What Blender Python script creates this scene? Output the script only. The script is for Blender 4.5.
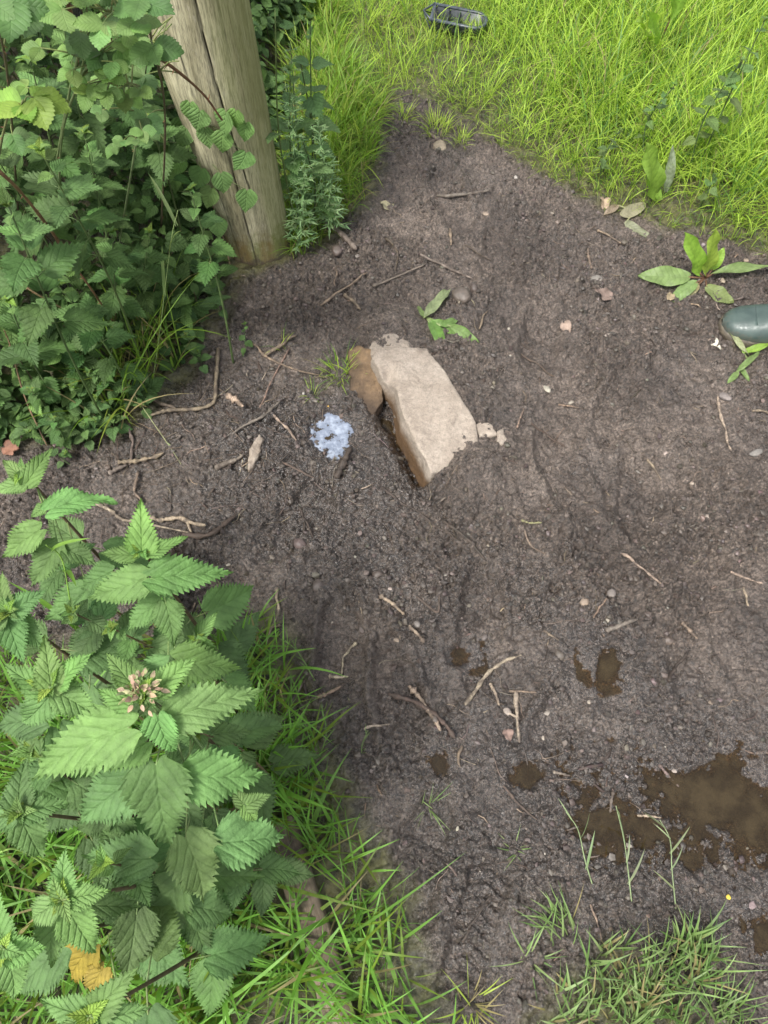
import bpy, bmesh, math, random
import numpy as np
from mathutils import Vector, Matrix, noise as mnoise

# ------------------------------------------------------------------ camera, sky, sun, exposure
scene = bpy.context.scene
for o in list(bpy.data.objects):
    bpy.data.objects.remove(o)
COL = scene.collection
W_PX, H_PX, F_PX = 768, 1024, 773.0
CAM_Z = 1.5
PITCH = math.radians(64.0)
ROLL = math.radians(1.8)
cam_d = bpy.data.cameras.new("camera")
cam = bpy.data.objects.new("camera", cam_d)
COL.objects.link(cam)
scene.camera = cam
cam_d.sensor_fit = 'VERTICAL'
cam_d.sensor_height = 24.0
cam_d.lens = F_PX / H_PX * 24.0
cam_d.clip_start = 0.02
cam_d.clip_end = 500.0
CR = (Matrix.Rotation(math.pi / 2 - PITCH, 3, 'X') @ Matrix.Rotation(ROLL, 3, 'Z'))
cam.matrix_world = Matrix.Translation((0, 0, CAM_Z)) @ CR.to_4x4()
CRn = np.array(CR)
CAMP = np.array([0, 0, CAM_Z])

world = bpy.data.worlds.new("World")
scene.world = world
world.use_nodes = True
wn, wl = world.node_tree.nodes, world.node_tree.links
sky = wn.new('ShaderNodeTexSky')
sky.sky_type = 'NISHITA'
sky.sun_disc = False
SUN_EL, SUN_ROT = math.radians(62), math.radians(228)
sky.sun_elevation = SUN_EL
sky.sun_rotation = SUN_ROT
sky.air_density = 1.0
sky.dust_density = 3.0
hs = wn.new('ShaderNodeHueSaturation')
hs.inputs['Saturation'].default_value = 0.28
wl.new(sky.outputs[0], hs.inputs['Color'])
wl.new(hs.outputs[0], wn['Background'].inputs['Color'])
wn['Background'].inputs['Strength'].default_value = 0.15

sd = bpy.data.lights.new("sun", 'SUN')
sd.energy = 2.2
sd.angle = math.radians(12)
sd.color = (1.0, 0.965, 0.91)
sun = bpy.data.objects.new("sun", sd)
COL.objects.link(sun)
# direction towards the sun (nishita: rotation measured from +Y clockwise seen from above)
sdir = Vector((math.sin(SUN_ROT) * math.cos(SUN_EL), math.cos(SUN_ROT) * math.cos(SUN_EL), math.sin(SUN_EL)))
sun.rotation_euler = sdir.to_track_quat('Z', 'Y').to_euler()

scene.view_settings.view_transform = 'Standard'
scene.view_settings.look = 'None'
scene.view_settings.gamma = 1.0
scene.view_settings.use_curve_mapping = False
scene.view_settings.exposure = 1.25
scene.cycles.max_bounces = 6
scene.cycles.transparent_max_bounces = 6

# ------------------------------------------------------------------ small maths helpers
def ray(px, py):
    d = np.array([(px - W_PX / 2) / F_PX, -(py - H_PX / 2) / F_PX, -1.0])
    return CRn @ d                       # scaled so that depth along the view axis is 1

def P(px, py, z=0.0):
    d = ray(px, py)
    t = (z - CAM_Z) / d[2]
    return CAMP + d * t

def depth(p):
    return float(-(CRn.T @ (np.asarray(p) - CAMP))[2])

def hash2(ix, iy, seed):
    h = (ix.astype(np.int64) * 374761393 + iy.astype(np.int64) * 668265263 + seed * 1442695041) & 0xffffffff
    h = ((h ^ (h >> 13)) * 1274126177) & 0xffffffff
    h = (h ^ (h >> 16)) & 0xffffffff
    h = (h * 2246822519) & 0xffffffff
    h = h ^ (h >> 15)
    return (h & 0xffffff) / float(0xffffff)

def vnoise(x, y, seed=0):
    x0, y0 = np.floor(x), np.floor(y)
    fx, fy = x - x0, y - y0
    fx = fx * fx * fx * (fx * (fx * 6 - 15) + 10)
    fy = fy * fy * fy * (fy * (fy * 6 - 15) + 10)
    a, b = hash2(x0, y0, seed), hash2(x0 + 1, y0, seed)
    c, d = hash2(x0, y0 + 1, seed), hash2(x0 + 1, y0 + 1, seed)
    return (a + (b - a) * fx) + ((c + (d - c) * fx) - (a + (b - a) * fx)) * fy

def fbm(x, y, octs=4, seed=0, gain=0.5):
    s, amp, tot = 0, 1.0, 0
    for k in range(octs):
        c, sn = math.cos(k * 1.1), math.sin(k * 1.1)
        s = s + amp * vnoise((x * c - y * sn) * 2 ** k, (x * sn + y * c) * 2 ** k, seed + 17 * k)
        tot += amp
        amp *= gain
    return s / tot                       # 0..1

def worley(x, y, seed):
    """nearest-point distance (0..~1) and that cell's random number"""
    x0, y0 = np.floor(x), np.floor(y)
    best = np.full(x.shape, 9.0)
    second = np.full(x.shape, 9.0)
    rid = np.zeros(x.shape)
    for i in (-1, 0, 1):
        for j in (-1, 0, 1):
            cx, cy = x0 + i, y0 + j
            d = np.hypot(cx + hash2(cx, cy, seed) - x, cy + hash2(cx, cy, seed + 7) - y)
            h = hash2(cx, cy, seed + 13)
            n = d < best
            second = np.where(n, best, np.minimum(second, d))
            rid = np.where(n, h, rid)
            best = np.where(n, d, best)
    return best, second, rid

def smooth(e0, e1, x):
    t = np.clip((x - e0) / (e1 - e0), 0, 1)
    return t * t * (3 - 2 * t)

def poly_sd(poly, X, Y):
    """signed distance, positive inside"""
    poly = np.asarray(poly)[:, :2]
    d2 = np.full(X.shape, 1e9)
    ins = np.zeros(X.shape, bool)
    n = len(poly)
    for i in range(n):
        ax, ay = poly[i]
        bx, by = poly[(i + 1) % n]
        ex, ey = bx - ax, by - ay
        t = np.clip(((X - ax) * ex + (Y - ay) * ey) / (ex * ex + ey * ey + 1e-12), 0, 1)
        d2 = np.minimum(d2, (X - ax - t * ex) ** 2 + (Y - ay - t * ey) ** 2)
        if abs(ey) > 1e-9:
            c = ((ay > Y) != (by > Y)) & (X < (bx - ax) * (Y - ay) / (by - ay) + ax)
            ins ^= c
    d = np.sqrt(d2)
    return np.where(ins, d, -d)

def pxpoly(pts, z=0.0):
    return np.array([P(x, y, z)[:2] for x, y in pts])

def catmull(pts, n):
    pts = np.asarray(pts, float)
    if len(pts) == 2:
        t = np.linspace(0, 1, n)[:, None]
        return pts[0] * (1 - t) + pts[1] * t
    ext = np.vstack([2 * pts[0] - pts[1], pts, 2 * pts[-1] - pts[-2]])
    out = []
    m = len(pts) - 1
    for q in np.linspace(0, m - 1e-6, n):
        i = int(q)
        t = q - i
        p0, p1, p2, p3 = ext[i], ext[i + 1], ext[i + 2], ext[i + 3]
        out.append(0.5 * ((2 * p1) + (-p0 + p2) * t + (2 * p0 - 5 * p1 + 4 * p2 - p3) * t * t + (-p0 + 3 * p1 - 3 * p2 + p3) * t ** 3))
    return np.array(out)

def nrm(v):
    v = np.asarray(v, float)
    return v / (np.linalg.norm(v, axis=-1, keepdims=True) + 1e-12)

# ------------------------------------------------------------------ mesh helpers
class MB:
    """collects vertices, faces, uvs and a tint per vertex; links as one mesh object"""
    def __init__(s):
        s.V, s.F, s.U, s.C, s.n = [], [], [], [], 0
    def add(s, V, F, U=None, C=None):
        V = np.asarray(V, float).reshape(-1, 3)
        F = np.asarray(F, np.int64)
        s.V.append(V)
        s.F.append(F + s.n)
        s.U.append(np.zeros((len(V), 2)) if U is None else np.asarray(U, float).reshape(-1, 2))
        if C is None:
            C = np.ones((len(V), 3)) * 0.5
        C = np.asarray(C, float)
        if C.ndim == 1:
            C = np.tile(C, (len(V), 1))
        s.C.append(C)
        s.n += len(V)
    def build(s, name, mat, parent=None, loc=(0, 0, 0), smooth_shade=True):
        V = np.concatenate(s.V)
        U = np.concatenate(s.U)
        C = np.concatenate(s.C)
        loc = np.asarray(loc, float)
        me = bpy.data.meshes.new(name)
        me.vertices.add(len(V))
        me.vertices.foreach_set('co', (V - loc).astype(np.float32).ravel())
        idx = np.concatenate([f.ravel() for f in s.F])
        tot = np.concatenate([np.full(len(f), f.shape[1]) for f in s.F])
        st = np.concatenate([[0], np.cumsum(tot)[:-1]])
        me.loops.add(len(idx))
        me.loops.foreach_set('vertex_index', idx.astype(np.int32))
        me.polygons.add(len(tot))
        me.polygons.foreach_set('loop_start', st.astype(np.int32))
        me.polygons.foreach_set('use_smooth', np.full(len(tot), bool(smooth_shade)))
        me.update(calc_edges=True)
        uv = me.uv_layers.new(name='UVMap')
        uv.data.foreach_set('uv', U[idx].astype(np.float32).ravel())
        at = me.color_attributes.new('tint', 'FLOAT_COLOR', 'POINT')
        at.data.foreach_set('color', np.hstack([C, np.ones((len(C), 1))]).astype(np.float32).ravel())
        me.validate()
        me.materials.append(mat)
        ob = bpy.data.objects.new(name, me)
        COL.objects.link(ob)
        if parent is not None:
            ob.parent = parent
            ob.location = loc - np.array(parent.location)
        else:
            ob.location = loc
        return ob

def tag(o, label, cat, group=None):
    o['label'] = label
    o['category'] = cat
    if group:
        o['group'] = group
    return o

def thing(name, loc, label, cat, group=None):
    o = bpy.data.objects.new(name, None)
    o.empty_display_size = 0.05
    COL.objects.link(o)
    o.location = tuple(float(v) for v in loc)
    return tag(o, label, cat, group)

def tube(pts, rad, ns=6, cap=True):
    pts = np.asarray(pts, float)
    n = len(pts)
    rad = np.broadcast_to(np.asarray(rad, float), (n,))
    T = nrm(np.gradient(pts, axis=0))
    a = np.array([0, 0, 1.0]) if abs(T[0][2]) < 0.9 else np.array([1.0, 0, 0])
    V = []
    N = nrm(np.cross(T[0], a))
    for i in range(n):
        N = nrm(N - T[i] * np.dot(N, T[i]))
        B = np.cross(T[i], N)
        th = np.linspace(0, 2 * np.pi, ns, endpoint=False)
        V.append(pts[i] + rad[i] * (np.cos(th)[:, None] * N + np.sin(th)[:, None] * B))
    V = np.concatenate(V)
    i, j = np.meshgrid(np.arange(n - 1), np.arange(ns), indexing='ij')
    F = np.stack([i * ns + j, i * ns + (j + 1) % ns, (i + 1) * ns + (j + 1) % ns, (i + 1) * ns + j], -1).reshape(-1, 4)
    U = np.stack([np.tile(np.arange(ns) / ns, n), np.repeat(np.linspace(0, 1, n), ns)], -1)
    tris = None
    if cap:
        V = np.vstack([V, pts[0] - T[0] * rad[0] * 0.4, pts[-1] + T[-1] * rad[-1] * 0.4])
        U = np.vstack([U, [0, 0], [0, 1]])
        c0, c1 = n * ns, n * ns + 1
        tris = [[c0, (j + 1) % ns, j] for j in range(ns)] + [[c1, (n - 1) * ns + j, (n - 1) * ns + (j + 1) % ns] for j in range(ns)]
    return V, F, U, tris

def add_tube(mb, pts, rad, ns=6, C=None, cap=True):
    V, F, U, tris = tube(pts, rad, ns, cap)
    n0 = mb.n
    mb.add(V, F, U, C)
    if tris is not None:
        mb.F.append(np.asarray(tris, np.int64) + n0)

# ------------------------------------------------------------------ material helpers
class NT:
    def __init__(s, name):
        s.m = bpy.data.materials.new(name)
        s.m.use_nodes = True
        s.t = s.m.node_tree
        s.b = s.t.nodes['Principled BSDF']
        s.o = s.t.nodes['Material Output']
    def n(s, typ, **kw):
        nd = s.t.nodes.new(typ)
        for k, v in kw.items():
            setattr(nd, k, v)
        return nd
    def l(s, a, b):
        s.t.links.new(a, b)
    def val(s, sock, v):
        if hasattr(v, 'is_linked') or isinstance(v, bpy.types.NodeSocket):
            s.l(v, sock)
        else:
            sock.default_value = v
    def noise(s, scale, detail=4, rough=0.55, vec=None, dist=0.0):
        nd = s.n('ShaderNodeTexNoise')
        nd.inputs['Scale'].default_value = scale
        nd.inputs['Detail'].default_value = detail
        nd.inputs['Roughness'].default_value = rough
        nd.inputs['Distortion'].default_value = dist
        if vec is not None:
            s.l(vec, nd.inputs['Vector'])
        return nd.outputs['Fac']
    def coord(s, scale=(1, 1, 1), which='Object'):
        tc = s.n('ShaderNodeTexCoord')
        mp = s.n('ShaderNodeMapping')
        mp.inputs['Scale'].default_value = scale
        s.l(tc.outputs[which], mp.inputs['Vector'])
        return mp.outputs[0]
    def ramp(s, fac, stops):
        nd = s.n('ShaderNodeValToRGB')
        e = nd.color_ramp.elements
        while len(e) < len(stops):
            e.new(0.5)
        for el, (p, c) in zip(e, stops):
            el.position = p
            el.color = (c, c, c, 1) if isinstance(c, (int, float)) else (*c, 1)
        s.l(fac, nd.inputs[0])
        return nd.outputs[0]
    def mix(s, fac, a, b, mode='MIX'):
        nd = s.n('ShaderNodeMix', data_type='RGBA', blend_type=mode)
        s.val(nd.inputs['Factor'], fac)
        for sock, v in ((nd.inputs['A'], a), (nd.inputs['B'], b)):
            if isinstance(v, bpy.types.NodeSocket):
                s.l(v, sock)
            else:
                sock.default_value = (*v, 1) if len(v) == 3 else v
        return nd.outputs['Result']
    def math(s, op, a, b=0.0, c=None):
        nd = s.n('ShaderNodeMath', operation=op)
        s.val(nd.inputs[0], a)
        s.val(nd.inputs[1], b)
        if c is not None:
            s.val(nd.inputs[2], c)
        return nd.outputs[0]
    def bump(s, h, dist, strength=1.0, prev=None):
        nd = s.n('ShaderNodeBump')
        nd.inputs['Distance'].default_value = dist
        nd.inputs['Strength'].default_value = strength
        s.l(h, nd.inputs['Height'])
        if prev is not None:
            s.l(prev, nd.inputs['Normal'])
        return nd.outputs[0]
    def attr(s, name='tint'):
        nd = s.n('ShaderNodeAttribute')
        nd.attribute_name = name
        return nd
    def set(s, **kw):
        mp = dict(color='Base Color', rough='Roughness', normal='Normal', spec='Specular IOR Level', ior='IOR', metal='Metallic', alpha='Alpha',
                  coat='Coat Weight', sheen='Sheen Weight')
        for k, v in kw.items():
            sock = s.b.inputs[mp[k]]
            if isinstance(v, bpy.types.NodeSocket):
                s.l(v, sock)
            elif isinstance(v, tuple):
                sock.default_value = (*v, 1)
            else:
                sock.default_value = v
        return s

def leaf_material(name, vein_scale=7.0, vein_slant=0.42, trans=0.28, rough=0.5, vein_amt=1.0, bump_d=0.0012, vein_col=(0.62, 0.68, 0.6)):
    m = NT(name)
    at = m.attr('tint')
    tc = m.n('ShaderNodeTexCoord')
    sx = m.n('ShaderNodeSeparateXYZ')
    m.l(tc.outputs['UV'], sx.inputs[0])
    av = m.math('ABSOLUTE', m.math('SUBTRACT', sx.outputs[0], 0.5))       # 0..0.5 from the midrib
    wv = m.math('MULTIPLY', m.math('SUBTRACT', m.noise(45, 2, 0.5, m.coord()), 0.5), 0.09)
    s_ = m.math('ADD', m.math('SUBTRACT', sx.outputs[1], m.math('MULTIPLY', av, vein_slant)), wv)
    tri = m.math('ABSOLUTE', m.math('SUBTRACT', m.math('FRACT', m.math('MULTIPLY', s_, vein_scale)), 0.5))   # 0 at vein
    vein = m.ramp(tri, [(0.0, 1.0), (0.13, 0.0)])
    mid = m.ramp(av, [(0.0, 1.0), (0.035, 0.0)])
    vm = m.math('SUBTRACT', m.math('MULTIPLY', vein, 0.8), m.math('MULTIPLY', mid, 0.6))
    vm = m.math('MAXIMUM', vm, 0.0)
    pos = m.coord((1, 1, 1))
    n1 = m.noise(55, 3, 0.6, pos)
    col = m.mix(1.0, at.outputs['Color'], m.ramp(n1, [(0.3, 0.78), (0.7, 1.2)]), 'MULTIPLY')
    colv = m.mix(1.0, col, vein_col, 'MULTIPLY')
    col = m.mix(m.math('MULTIPLY', vm, 0.7 * vein_amt), col, colv)
    n2 = m.noise(420, 2, 0.6, pos)
    n3 = m.noise(150, 4, 0.6, pos)
    h = m.math('ADD', m.math('MULTIPLY', m.ramp(tri, [(0.0, 0.0), (0.22, 0.85), (0.5, 1.0)]), 0.55), m.math('MULTIPLY', n2, 0.3))
    h = m.math('ADD', h, m.math('MULTIPLY', n3, 1.1))
    h = m.math('SUBTRACT', h, m.math('MULTIPLY', mid, 0.6))
    m.set(color=col, rough=rough, spec=0.30, normal=m.bump(h, bump_d, 0.9))
    tr = m.n('ShaderNodeBsdfTranslucent')
    m.l(m.mix(1.0, col, (1.15, 1.35, 0.5), 'MULTIPLY'), tr.inputs['Color'])
    ms = m.n('ShaderNodeMixShader')
    ms.inputs[0].default_value = trans
    m.l(m.b.outputs[0], ms.inputs[1])
    m.l(tr.outputs[0], ms.inputs[2])
    m.l(ms.outputs[0], m.o.inputs[0])
    return m.m

def blade_material(name, trans=0.45, rough=0.5):
    m = NT(name)
    at = m.attr('tint')
    n1 = m.noise(30, 3, 0.6, m.coord())
    col = m.mix(1.0, at.outputs['Color'], m.ramp(n1, [(0.3, 0.82), (0.7, 1.16)]), 'MULTIPLY')
    m.set(color=col, rough=rough, spec=0.35)
    tr = m.n('ShaderNodeBsdfTranslucent')
    m.l(m.mix(1.0, col, (1.15, 1.3, 0.6), 'MULTIPLY'), tr.inputs['Color'])
    ms = m.n('ShaderNodeMixShader')
    ms.inputs[0].default_value = trans
    m.l(m.b.outputs[0], ms.inputs[1])
    m.l(tr.outputs[0], ms.inputs[2])
    m.l(ms.outputs[0], m.o.inputs[0])
    return m.m

def tint_material(name, rough=0.75, bump=0.0008, scale=260, stretch=(1, 1, 1), spec=0.3):
    m = NT(name)
    at = m.attr('tint')
    pos = m.coord(stretch)
    n1 = m.noise(scale, 4, 0.65, pos)
    n2 = m.noise(scale * 0.18, 3, 0.6, pos)
    col = m.mix(1.0, at.outputs['Color'], m.ramp(n2, [(0.3, 0.65), (0.7, 1.3)]), 'MULTIPLY')
    col = m.mix(1.0, col, m.ramp(n1, [(0.3, 0.75), (0.7, 1.2)]), 'MULTIPLY')
    m.set(color=col, rough=rough, spec=spec, normal=m.bump(n1, bump))
    return m.m

MAT = {}
MAT['nettle'] = leaf_material('nettle_leaf', 5.5, 0.95, 0.28, 0.66, 0.8, 0.0020)
MAT['bramble'] = leaf_material('bramble_leaf', 7.0, 0.75, 0.34, 0.55, 0.6, 0.0006)
MAT['dock'] = leaf_material('dock_leaf', 9.0, 0.25, 0.32, 0.4, 0.8, 0.0012)
MAT['blade'] = blade_material('grass_blade')
MAT['stem'] = tint_material('plant_stem', 0.55, 0.0004, 300)
m = NT('twig_bark')
at = m.attr('tint')
pos = m.coord()
n1 = m.noise(420, 4, .65, pos)
n2 = m.noise(70, 3, .6, pos)
c = m.mix(1.0, at.outputs['Color'], m.ramp(n1, [(.38, .6), (.62, 1.25)]), 'MULTIPLY')
c = m.mix(m.math('MULTIPLY', m.ramp(n2, [(.46, 0.0), (.58, 1.0)]), .75), c, (0.060, 0.045, 0.035))
m.set(color=c, rough=.68, spec=.35, normal=m.bump(n1, .0008))
MAT['twig'] = m.m
MAT['pebble'] = tint_material('pebble_stone', 0.7, 0.0008, 300)
MAT['crumb'] = tint_material('soil_crumb', 0.5, 0.0009, 320, spec=0.5)
MAT['deadleaf'] = tint_material('dead_leaf', 0.7, 0.0006, 200)

# ------------------------------------------------------------------ the ground: one sheet
def axis(fine0, fine1, step, out0, out1):
    a = list(np.arange(fine0, fine1 + 1e-9, step))
    s, x, up = step, a[-1], []
    while x < out1:
        s *= 1.22
        x += s
        up.append(x)
    s, x, dn = step, a[0], []
    while x > out0:
        s *= 1.22
        x -= s
        dn.append(x)
    return np.array(dn[::-1] + a + up), len(dn), len(dn) + len(a)

STEP = 0.0021
gx, gx0, gx1 = axis(-1.15, 1.25, STEP, -70, 70)
gy, gy0, gy1 = axis(-0.36, 2.15, STEP, -60, 90)
GX, GY = np.meshgrid(gx, gy)

MUD_PX = [(385, 118), (402, 96), (440, 108), (475, 128), (520, 163), (565, 188), (625, 210), (690, 236), (768, 260), (1000, 330),
          (1250, 700), (1250, 1150), (740, 1150), (700, 1010), (640, 965), (600, 955), (560, 975), (520, 1040), (455, 1060), (428, 980), (405, 890), (352, 805), (325, 740), (300, 660), (268, 612),
          (200, 630), (100, 650), (-60, 640), (-240, 540), (-100, 462), (0, 455), (100, 442), (160, 412), (205, 355), (238, 292), (288, 268), (340, 240), (368, 205), (380, 160)]
MUD = pxpoly(MUD_PX)
mud_sd = poly_sd(MUD, GX, GY)
mud_sd = mud_sd + (fbm(GX * 14, GY * 14, 3, 5) - 0.5) * 0.07
mudm = smooth(-0.03, 0.035, mud_sd)                 # 1 on bare mud, 0 under plants

def blob(px, py, r, e=1.0, ang=0.0, z=0):
    c = P(px, py, z)
    dx, dy = GX - c[0], GY - c[1]
    ca, sa = math.cos(ang), math.sin(ang)
    u, v = dx * ca + dy * sa, (-dx * sa + dy * ca) * e
    return np.exp(-(u * u + v * v) / (r * r))

warp = (fbm(GX * 9, GY * 9, 3, 88) - 0.5)
warp2 = (fbm(GX * 30, GY * 30, 3, 89) - 0.5)

warp_early = fbm(GX * 14, GY * 14, 3, 87) - 0.5
H = (fbm(GX * 2.2, GY * 2.2, 3, 1) - 0.5) * 0.035
H += (fbm(GX * 9, GY * 9, 3, 2) - 0.5) * 0.022
lum = fbm(GX * 26, GY * 26, 4, 3)
H += (lum - 0.5) * 0.016
# how crumbly: broken ground against trodden, smeared ground
rough_map = smooth(0.40, 0.62, fbm(GX * 5.5, GY * 5.5, 3, 9))
crumbly = np.clip(rough_map * 0.75 + 0.9 * blob(330, 500, 0.22) + 0.6 * blob(520, 560, 0.14) + 0.5 * blob(390, 560, 0.16) + 0.7 * blob(640, 300, 0.22)
                  + 0.6 * blob(420, 740, 0.12) + 0.7 * blob(360, 290, 0.14) + 0.6 * blob(600, 790, 0.12) + 0.4 * blob(700, 520, 0.13) + 0.4 * blob(240, 480, 0.14)
                  - 0.9 * blob(340, 640, 0.085) - 0.7 * blob(560, 440, 0.17) - 0.8 * blob(610, 480, 0.1) - 0.5 * blob(480, 620, 0.07) - 0.6 * blob(700, 430, 0.1) - 0.5 * blob(405, 322, 0.06), 0.06, 1)
H += crumbly * (0.007 * (fbm(GX * 48, GY * 48, 5, 21, 0.62) - 0.5) + 0.004)
H += (0.0014 + 0.0042 * crumbly) * (fbm(GX * 150, GY * 150, 3, 22, 0.6) - 0.5)
rdg = 1 - np.abs(2 * fbm(GX * 20, GY * 20, 4, 24, 0.55) - 1) * 2.2
H += (0.25 + 0.75 * crumbly) * np.clip(rdg, -0.5, 1) * 0.007
# dents left by boots
rd = np.random.default_rng(8)
for (qx, qy, qa) in [(560, 470, 1.9), (620, 400, 1.2), (500, 250, 1.5), (450, 200, 1.8), (700, 560, 1.4), (600, 560, 1.9), (480, 620, 1.5), (690, 670, 1.7), (340, 640, 1.6), (420, 860, 1.3), (400, 700, 1.8), (540, 340, 1.4), (640, 500, 1.6), (560, 720, 1.2), (300, 520, .9)]:
    c = P(qx, qy)
    dx, dy = GX - c[0], GY - c[1]
    ca, sa = math.cos(qa), math.sin(qa)
    u, v = dx * ca + dy * sa, -dx * sa + dy * ca
    q = np.sqrt((u / .135) ** 2 + (v / (.048 - .05 * u)) ** 2) + warp_early * 0.5
    H += -0.012 * (1 - smooth(.7, 1.1, q)) + 0.007 * np.exp(-((q - 1.2) / .16) ** 2)
# smear marks from boots, drawn along the path
sm = fbm(GX * 60 + GY * 22, GY * 12 - GX * 8, 3, 31)
H += (1 - crumbly) * (sm - 0.5) * 0.008

# the bank the stone lies in: higher on its right, trench on its left
s_a, s_b = P(372, 345, 0.05), P(440, 462, 0.05)
ax_ = nrm((s_b - s_a)[:2])
nx_ = np.array([-ax_[1], ax_[0]])                  # points to the right-hand bank
if np.dot(nx_, P(520, 380)[:2] - s_a[:2]) < 0:
    nx_ = -nx_
al = (GX - s_a[0]) * ax_[0] + (GY - s_a[1]) * ax_[1]
ac = (GX - s_a[0]) * nx_[0] + (GY - s_a[1]) * nx_[1]
L_st = np.linalg.norm((s_b - s_a)[:2])
alw = smooth(-0.16, 0.02, al) * (1 - smooth(L_st + 0.03, L_st + 0.2, al))
bank = smooth(-0.03, 0.035, ac + warp * 0.03) * (1 - smooth(0.07, 0.40, ac))
H += 0.034 * alw * bank
tr_al = smooth(0.02, 0.09, al) * (1 - smooth(L_st + 0.0, L_st + 0.09, al))
H -= 0.055 * tr_al * np.exp(-((ac + 0.036 + warp2 * 0.01) / 0.026) ** 2)
H += 0.030 * blob(392, 326, 0.06, 1.3)
H += 0.022 * blob(492, 470, 0.07) * smooth(0, 0.05, ac)
H += 0.055 * blob(433, 484, 0.021) + 0.02 * blob(452, 480, 0.025)
H += 0.020 * blob(470, 478, 0.042) * smooth(-0.012, 0.03, ac + warp2 * 0.03)
# hollow in front of nettles and the puddle hollows
H -= 0.075 * blob(170, 552, 0.032, 1.5)
H += 0.02 * blob(200, 530, 0.04)
PUD = []        # (name, px, py, rx, depth, level)
def hollow(px, py, r, d, e=1.0, ang=0.0, wob=1.0):
    global H
    c = P(px, py)
    dx, dy = GX - c[0], GY - c[1]
    ca, sa = math.cos(ang), math.sin(ang)
    u, v = dx * ca + dy * sa, (-dx * sa + dy * ca) * e
    q = np.sqrt(u * u + v * v) / r + warp * 1.1 * wob + warp2 * 0.7 * wob
    H -= d * (1 - smooth(0.35, 1.25, q))

def flatten(px, py, r, k, lvl=0.0, e=1.0, ang=0.0):
    """press the relief round a puddle towards one level"""
    global H
    b = np.clip(blob(px, py, r, e, ang) * 1.6, 0, 1) * k
    H = H * (1 - b) + lvl * b + b * (fbm(GX * 34, GY * 34, 5, 77, .6) - 0.5) * 0.028

flatten(640, 815, 0.17, 0.75)
flatten(740, 800, 0.16, 0.75)
flatten(603, 662, 0.06, 0.6)
flatten(528, 780, 0.05, 0.6)
flatten(330, 437, 0.07, 0.7)
flatten(440, 766, 0.04, 0.6)
flatten(760, 935, 0.06, 0.6)
flatten(460, 657, 0.04, 0.6)
hollow(610, 830, 0.075, 0.020, 0.75, 1.3)
hollow(690, 800, 0.085, 0.018, 1.6, -0.3)
hollow(745, 815, 0.10, 0.018, 1.5, -0.7)
hollow(700, 845, 0.06, 0.012, 1.2, 0.4)
hollow(608, 662, 0.034, 0.016, 1.2, 1.0)
hollow(528, 778, 0.030, 0.015, 1.3, 0.2)
hollow(331, 438, 0.060, 0.028, 1.0, 0.3, 0.8)
hollow(440, 766, 0.026, 0.014, 0.8, 0.3)
hollow(764, 935, 0.04, 0.02)
hollow(460, 657, 0.030, 0.012, 1.3)
hollow(450, 550, 0.018, 0.022)
hollow(553, 590, 0.014, 0.022)

# clods of broken earth raised out of the sheet
rng = np.random.default_rng(11)
ix = np.arange(gx0, gx1)
iy = np.arange(gy0, gy1)
Hf = H[gy0:gy1, gx0:gx1].copy()
cf = crumbly[gy0:gy1, gx0:gx1]
mf = mudm[gy0:gy1, gx0:gx1]
nyf, nxf = Hf.shape
NC = 34000
cxs = rng.integers(8, nxf - 8, NC)
cys = rng.integers(8, nyf - 8, NC)
keep = rng.random(NC) < (0.10 + 0.9 * cf[cys, cxs] ** 1.3) * (0.25 + 0.75 * mf[cys, cxs])
cl_add = np.zeros_like(Hf)
for cx, cy in zip(cxs[keep], cys[keep]):
    r = 0.0030 + 0.0110 * rng.random() ** 3.6
    e = rng.uniform(0.6, 1.0)
    a = rng.uniform(0, np.pi)
    k = int(r / STEP) + 1
    yy, xx = np.mgrid[-k:k + 1, -k:k + 1] * STEP
    ca, sa = math.cos(a), math.sin(a)
    u = xx * ca + yy * sa
    v = (-xx * sa + yy * ca) / e
    q = 1 - (np.abs(u) ** 2.4 + np.abs(v) ** 2.4) / r ** 2.4
    b = np.sqrt(np.clip(q, 0, 1)) * r * rng.uniform(0.4, 0.85)
    y0, y1, x0, x1 = max(cy - k, 0), min(cy + k + 1, nyf), max(cx - k, 0), min(cx + k + 1, nxf)
    w = cl_add[y0:y1, x0:x1]
    np.maximum(w, b[y0 - cy + k:y1 - cy + k, x0 - cx + k:x1 - cx + k] + 0.35 * w, out=w)
gxx, gyy = GX[gy0:gy1, gx0:gx1], GY[gy0:gy1, gx0:gx1]
cl_add *= 0.7 + 0.8 * fbm(gxx * 130, gyy * 130, 3, 23, 0.65)
Hf += cl_add
H[gy0:gy1, gx0:gx1] = Hf
# boot-tread print pressed near the bottom edge
def tread(px, py, ang, L, Wd):
    global H
    c = P(px, py)
    dx, dy = GX - c[0], GY - c[1]
    ca, sa = math.cos(ang), math.sin(ang)
    u, v = dx * ca + dy * sa, -dx * sa + dy * ca
    m_ = smooth(0, 0.02, L / 2 - np.abs(u)) * smooth(0, 0.015, Wd / 2 - np.abs(v))
    lug = smooth(0.25, 0.45, np.abs(((u + 0.45 * np.abs(v)) / 0.024) % 1 - 0.5)) 
    H = H * (1 - 0.55 * m_) - m_ * 0.006 - m_ * lug * 0.007
tread(475, 925, 1.25, 0.24, 0.085)
# far from the scene everything levels out
far = smooth(2.0, 6.0, np.hypot(GX, GY - 1))
H *= (1 - far)
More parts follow.
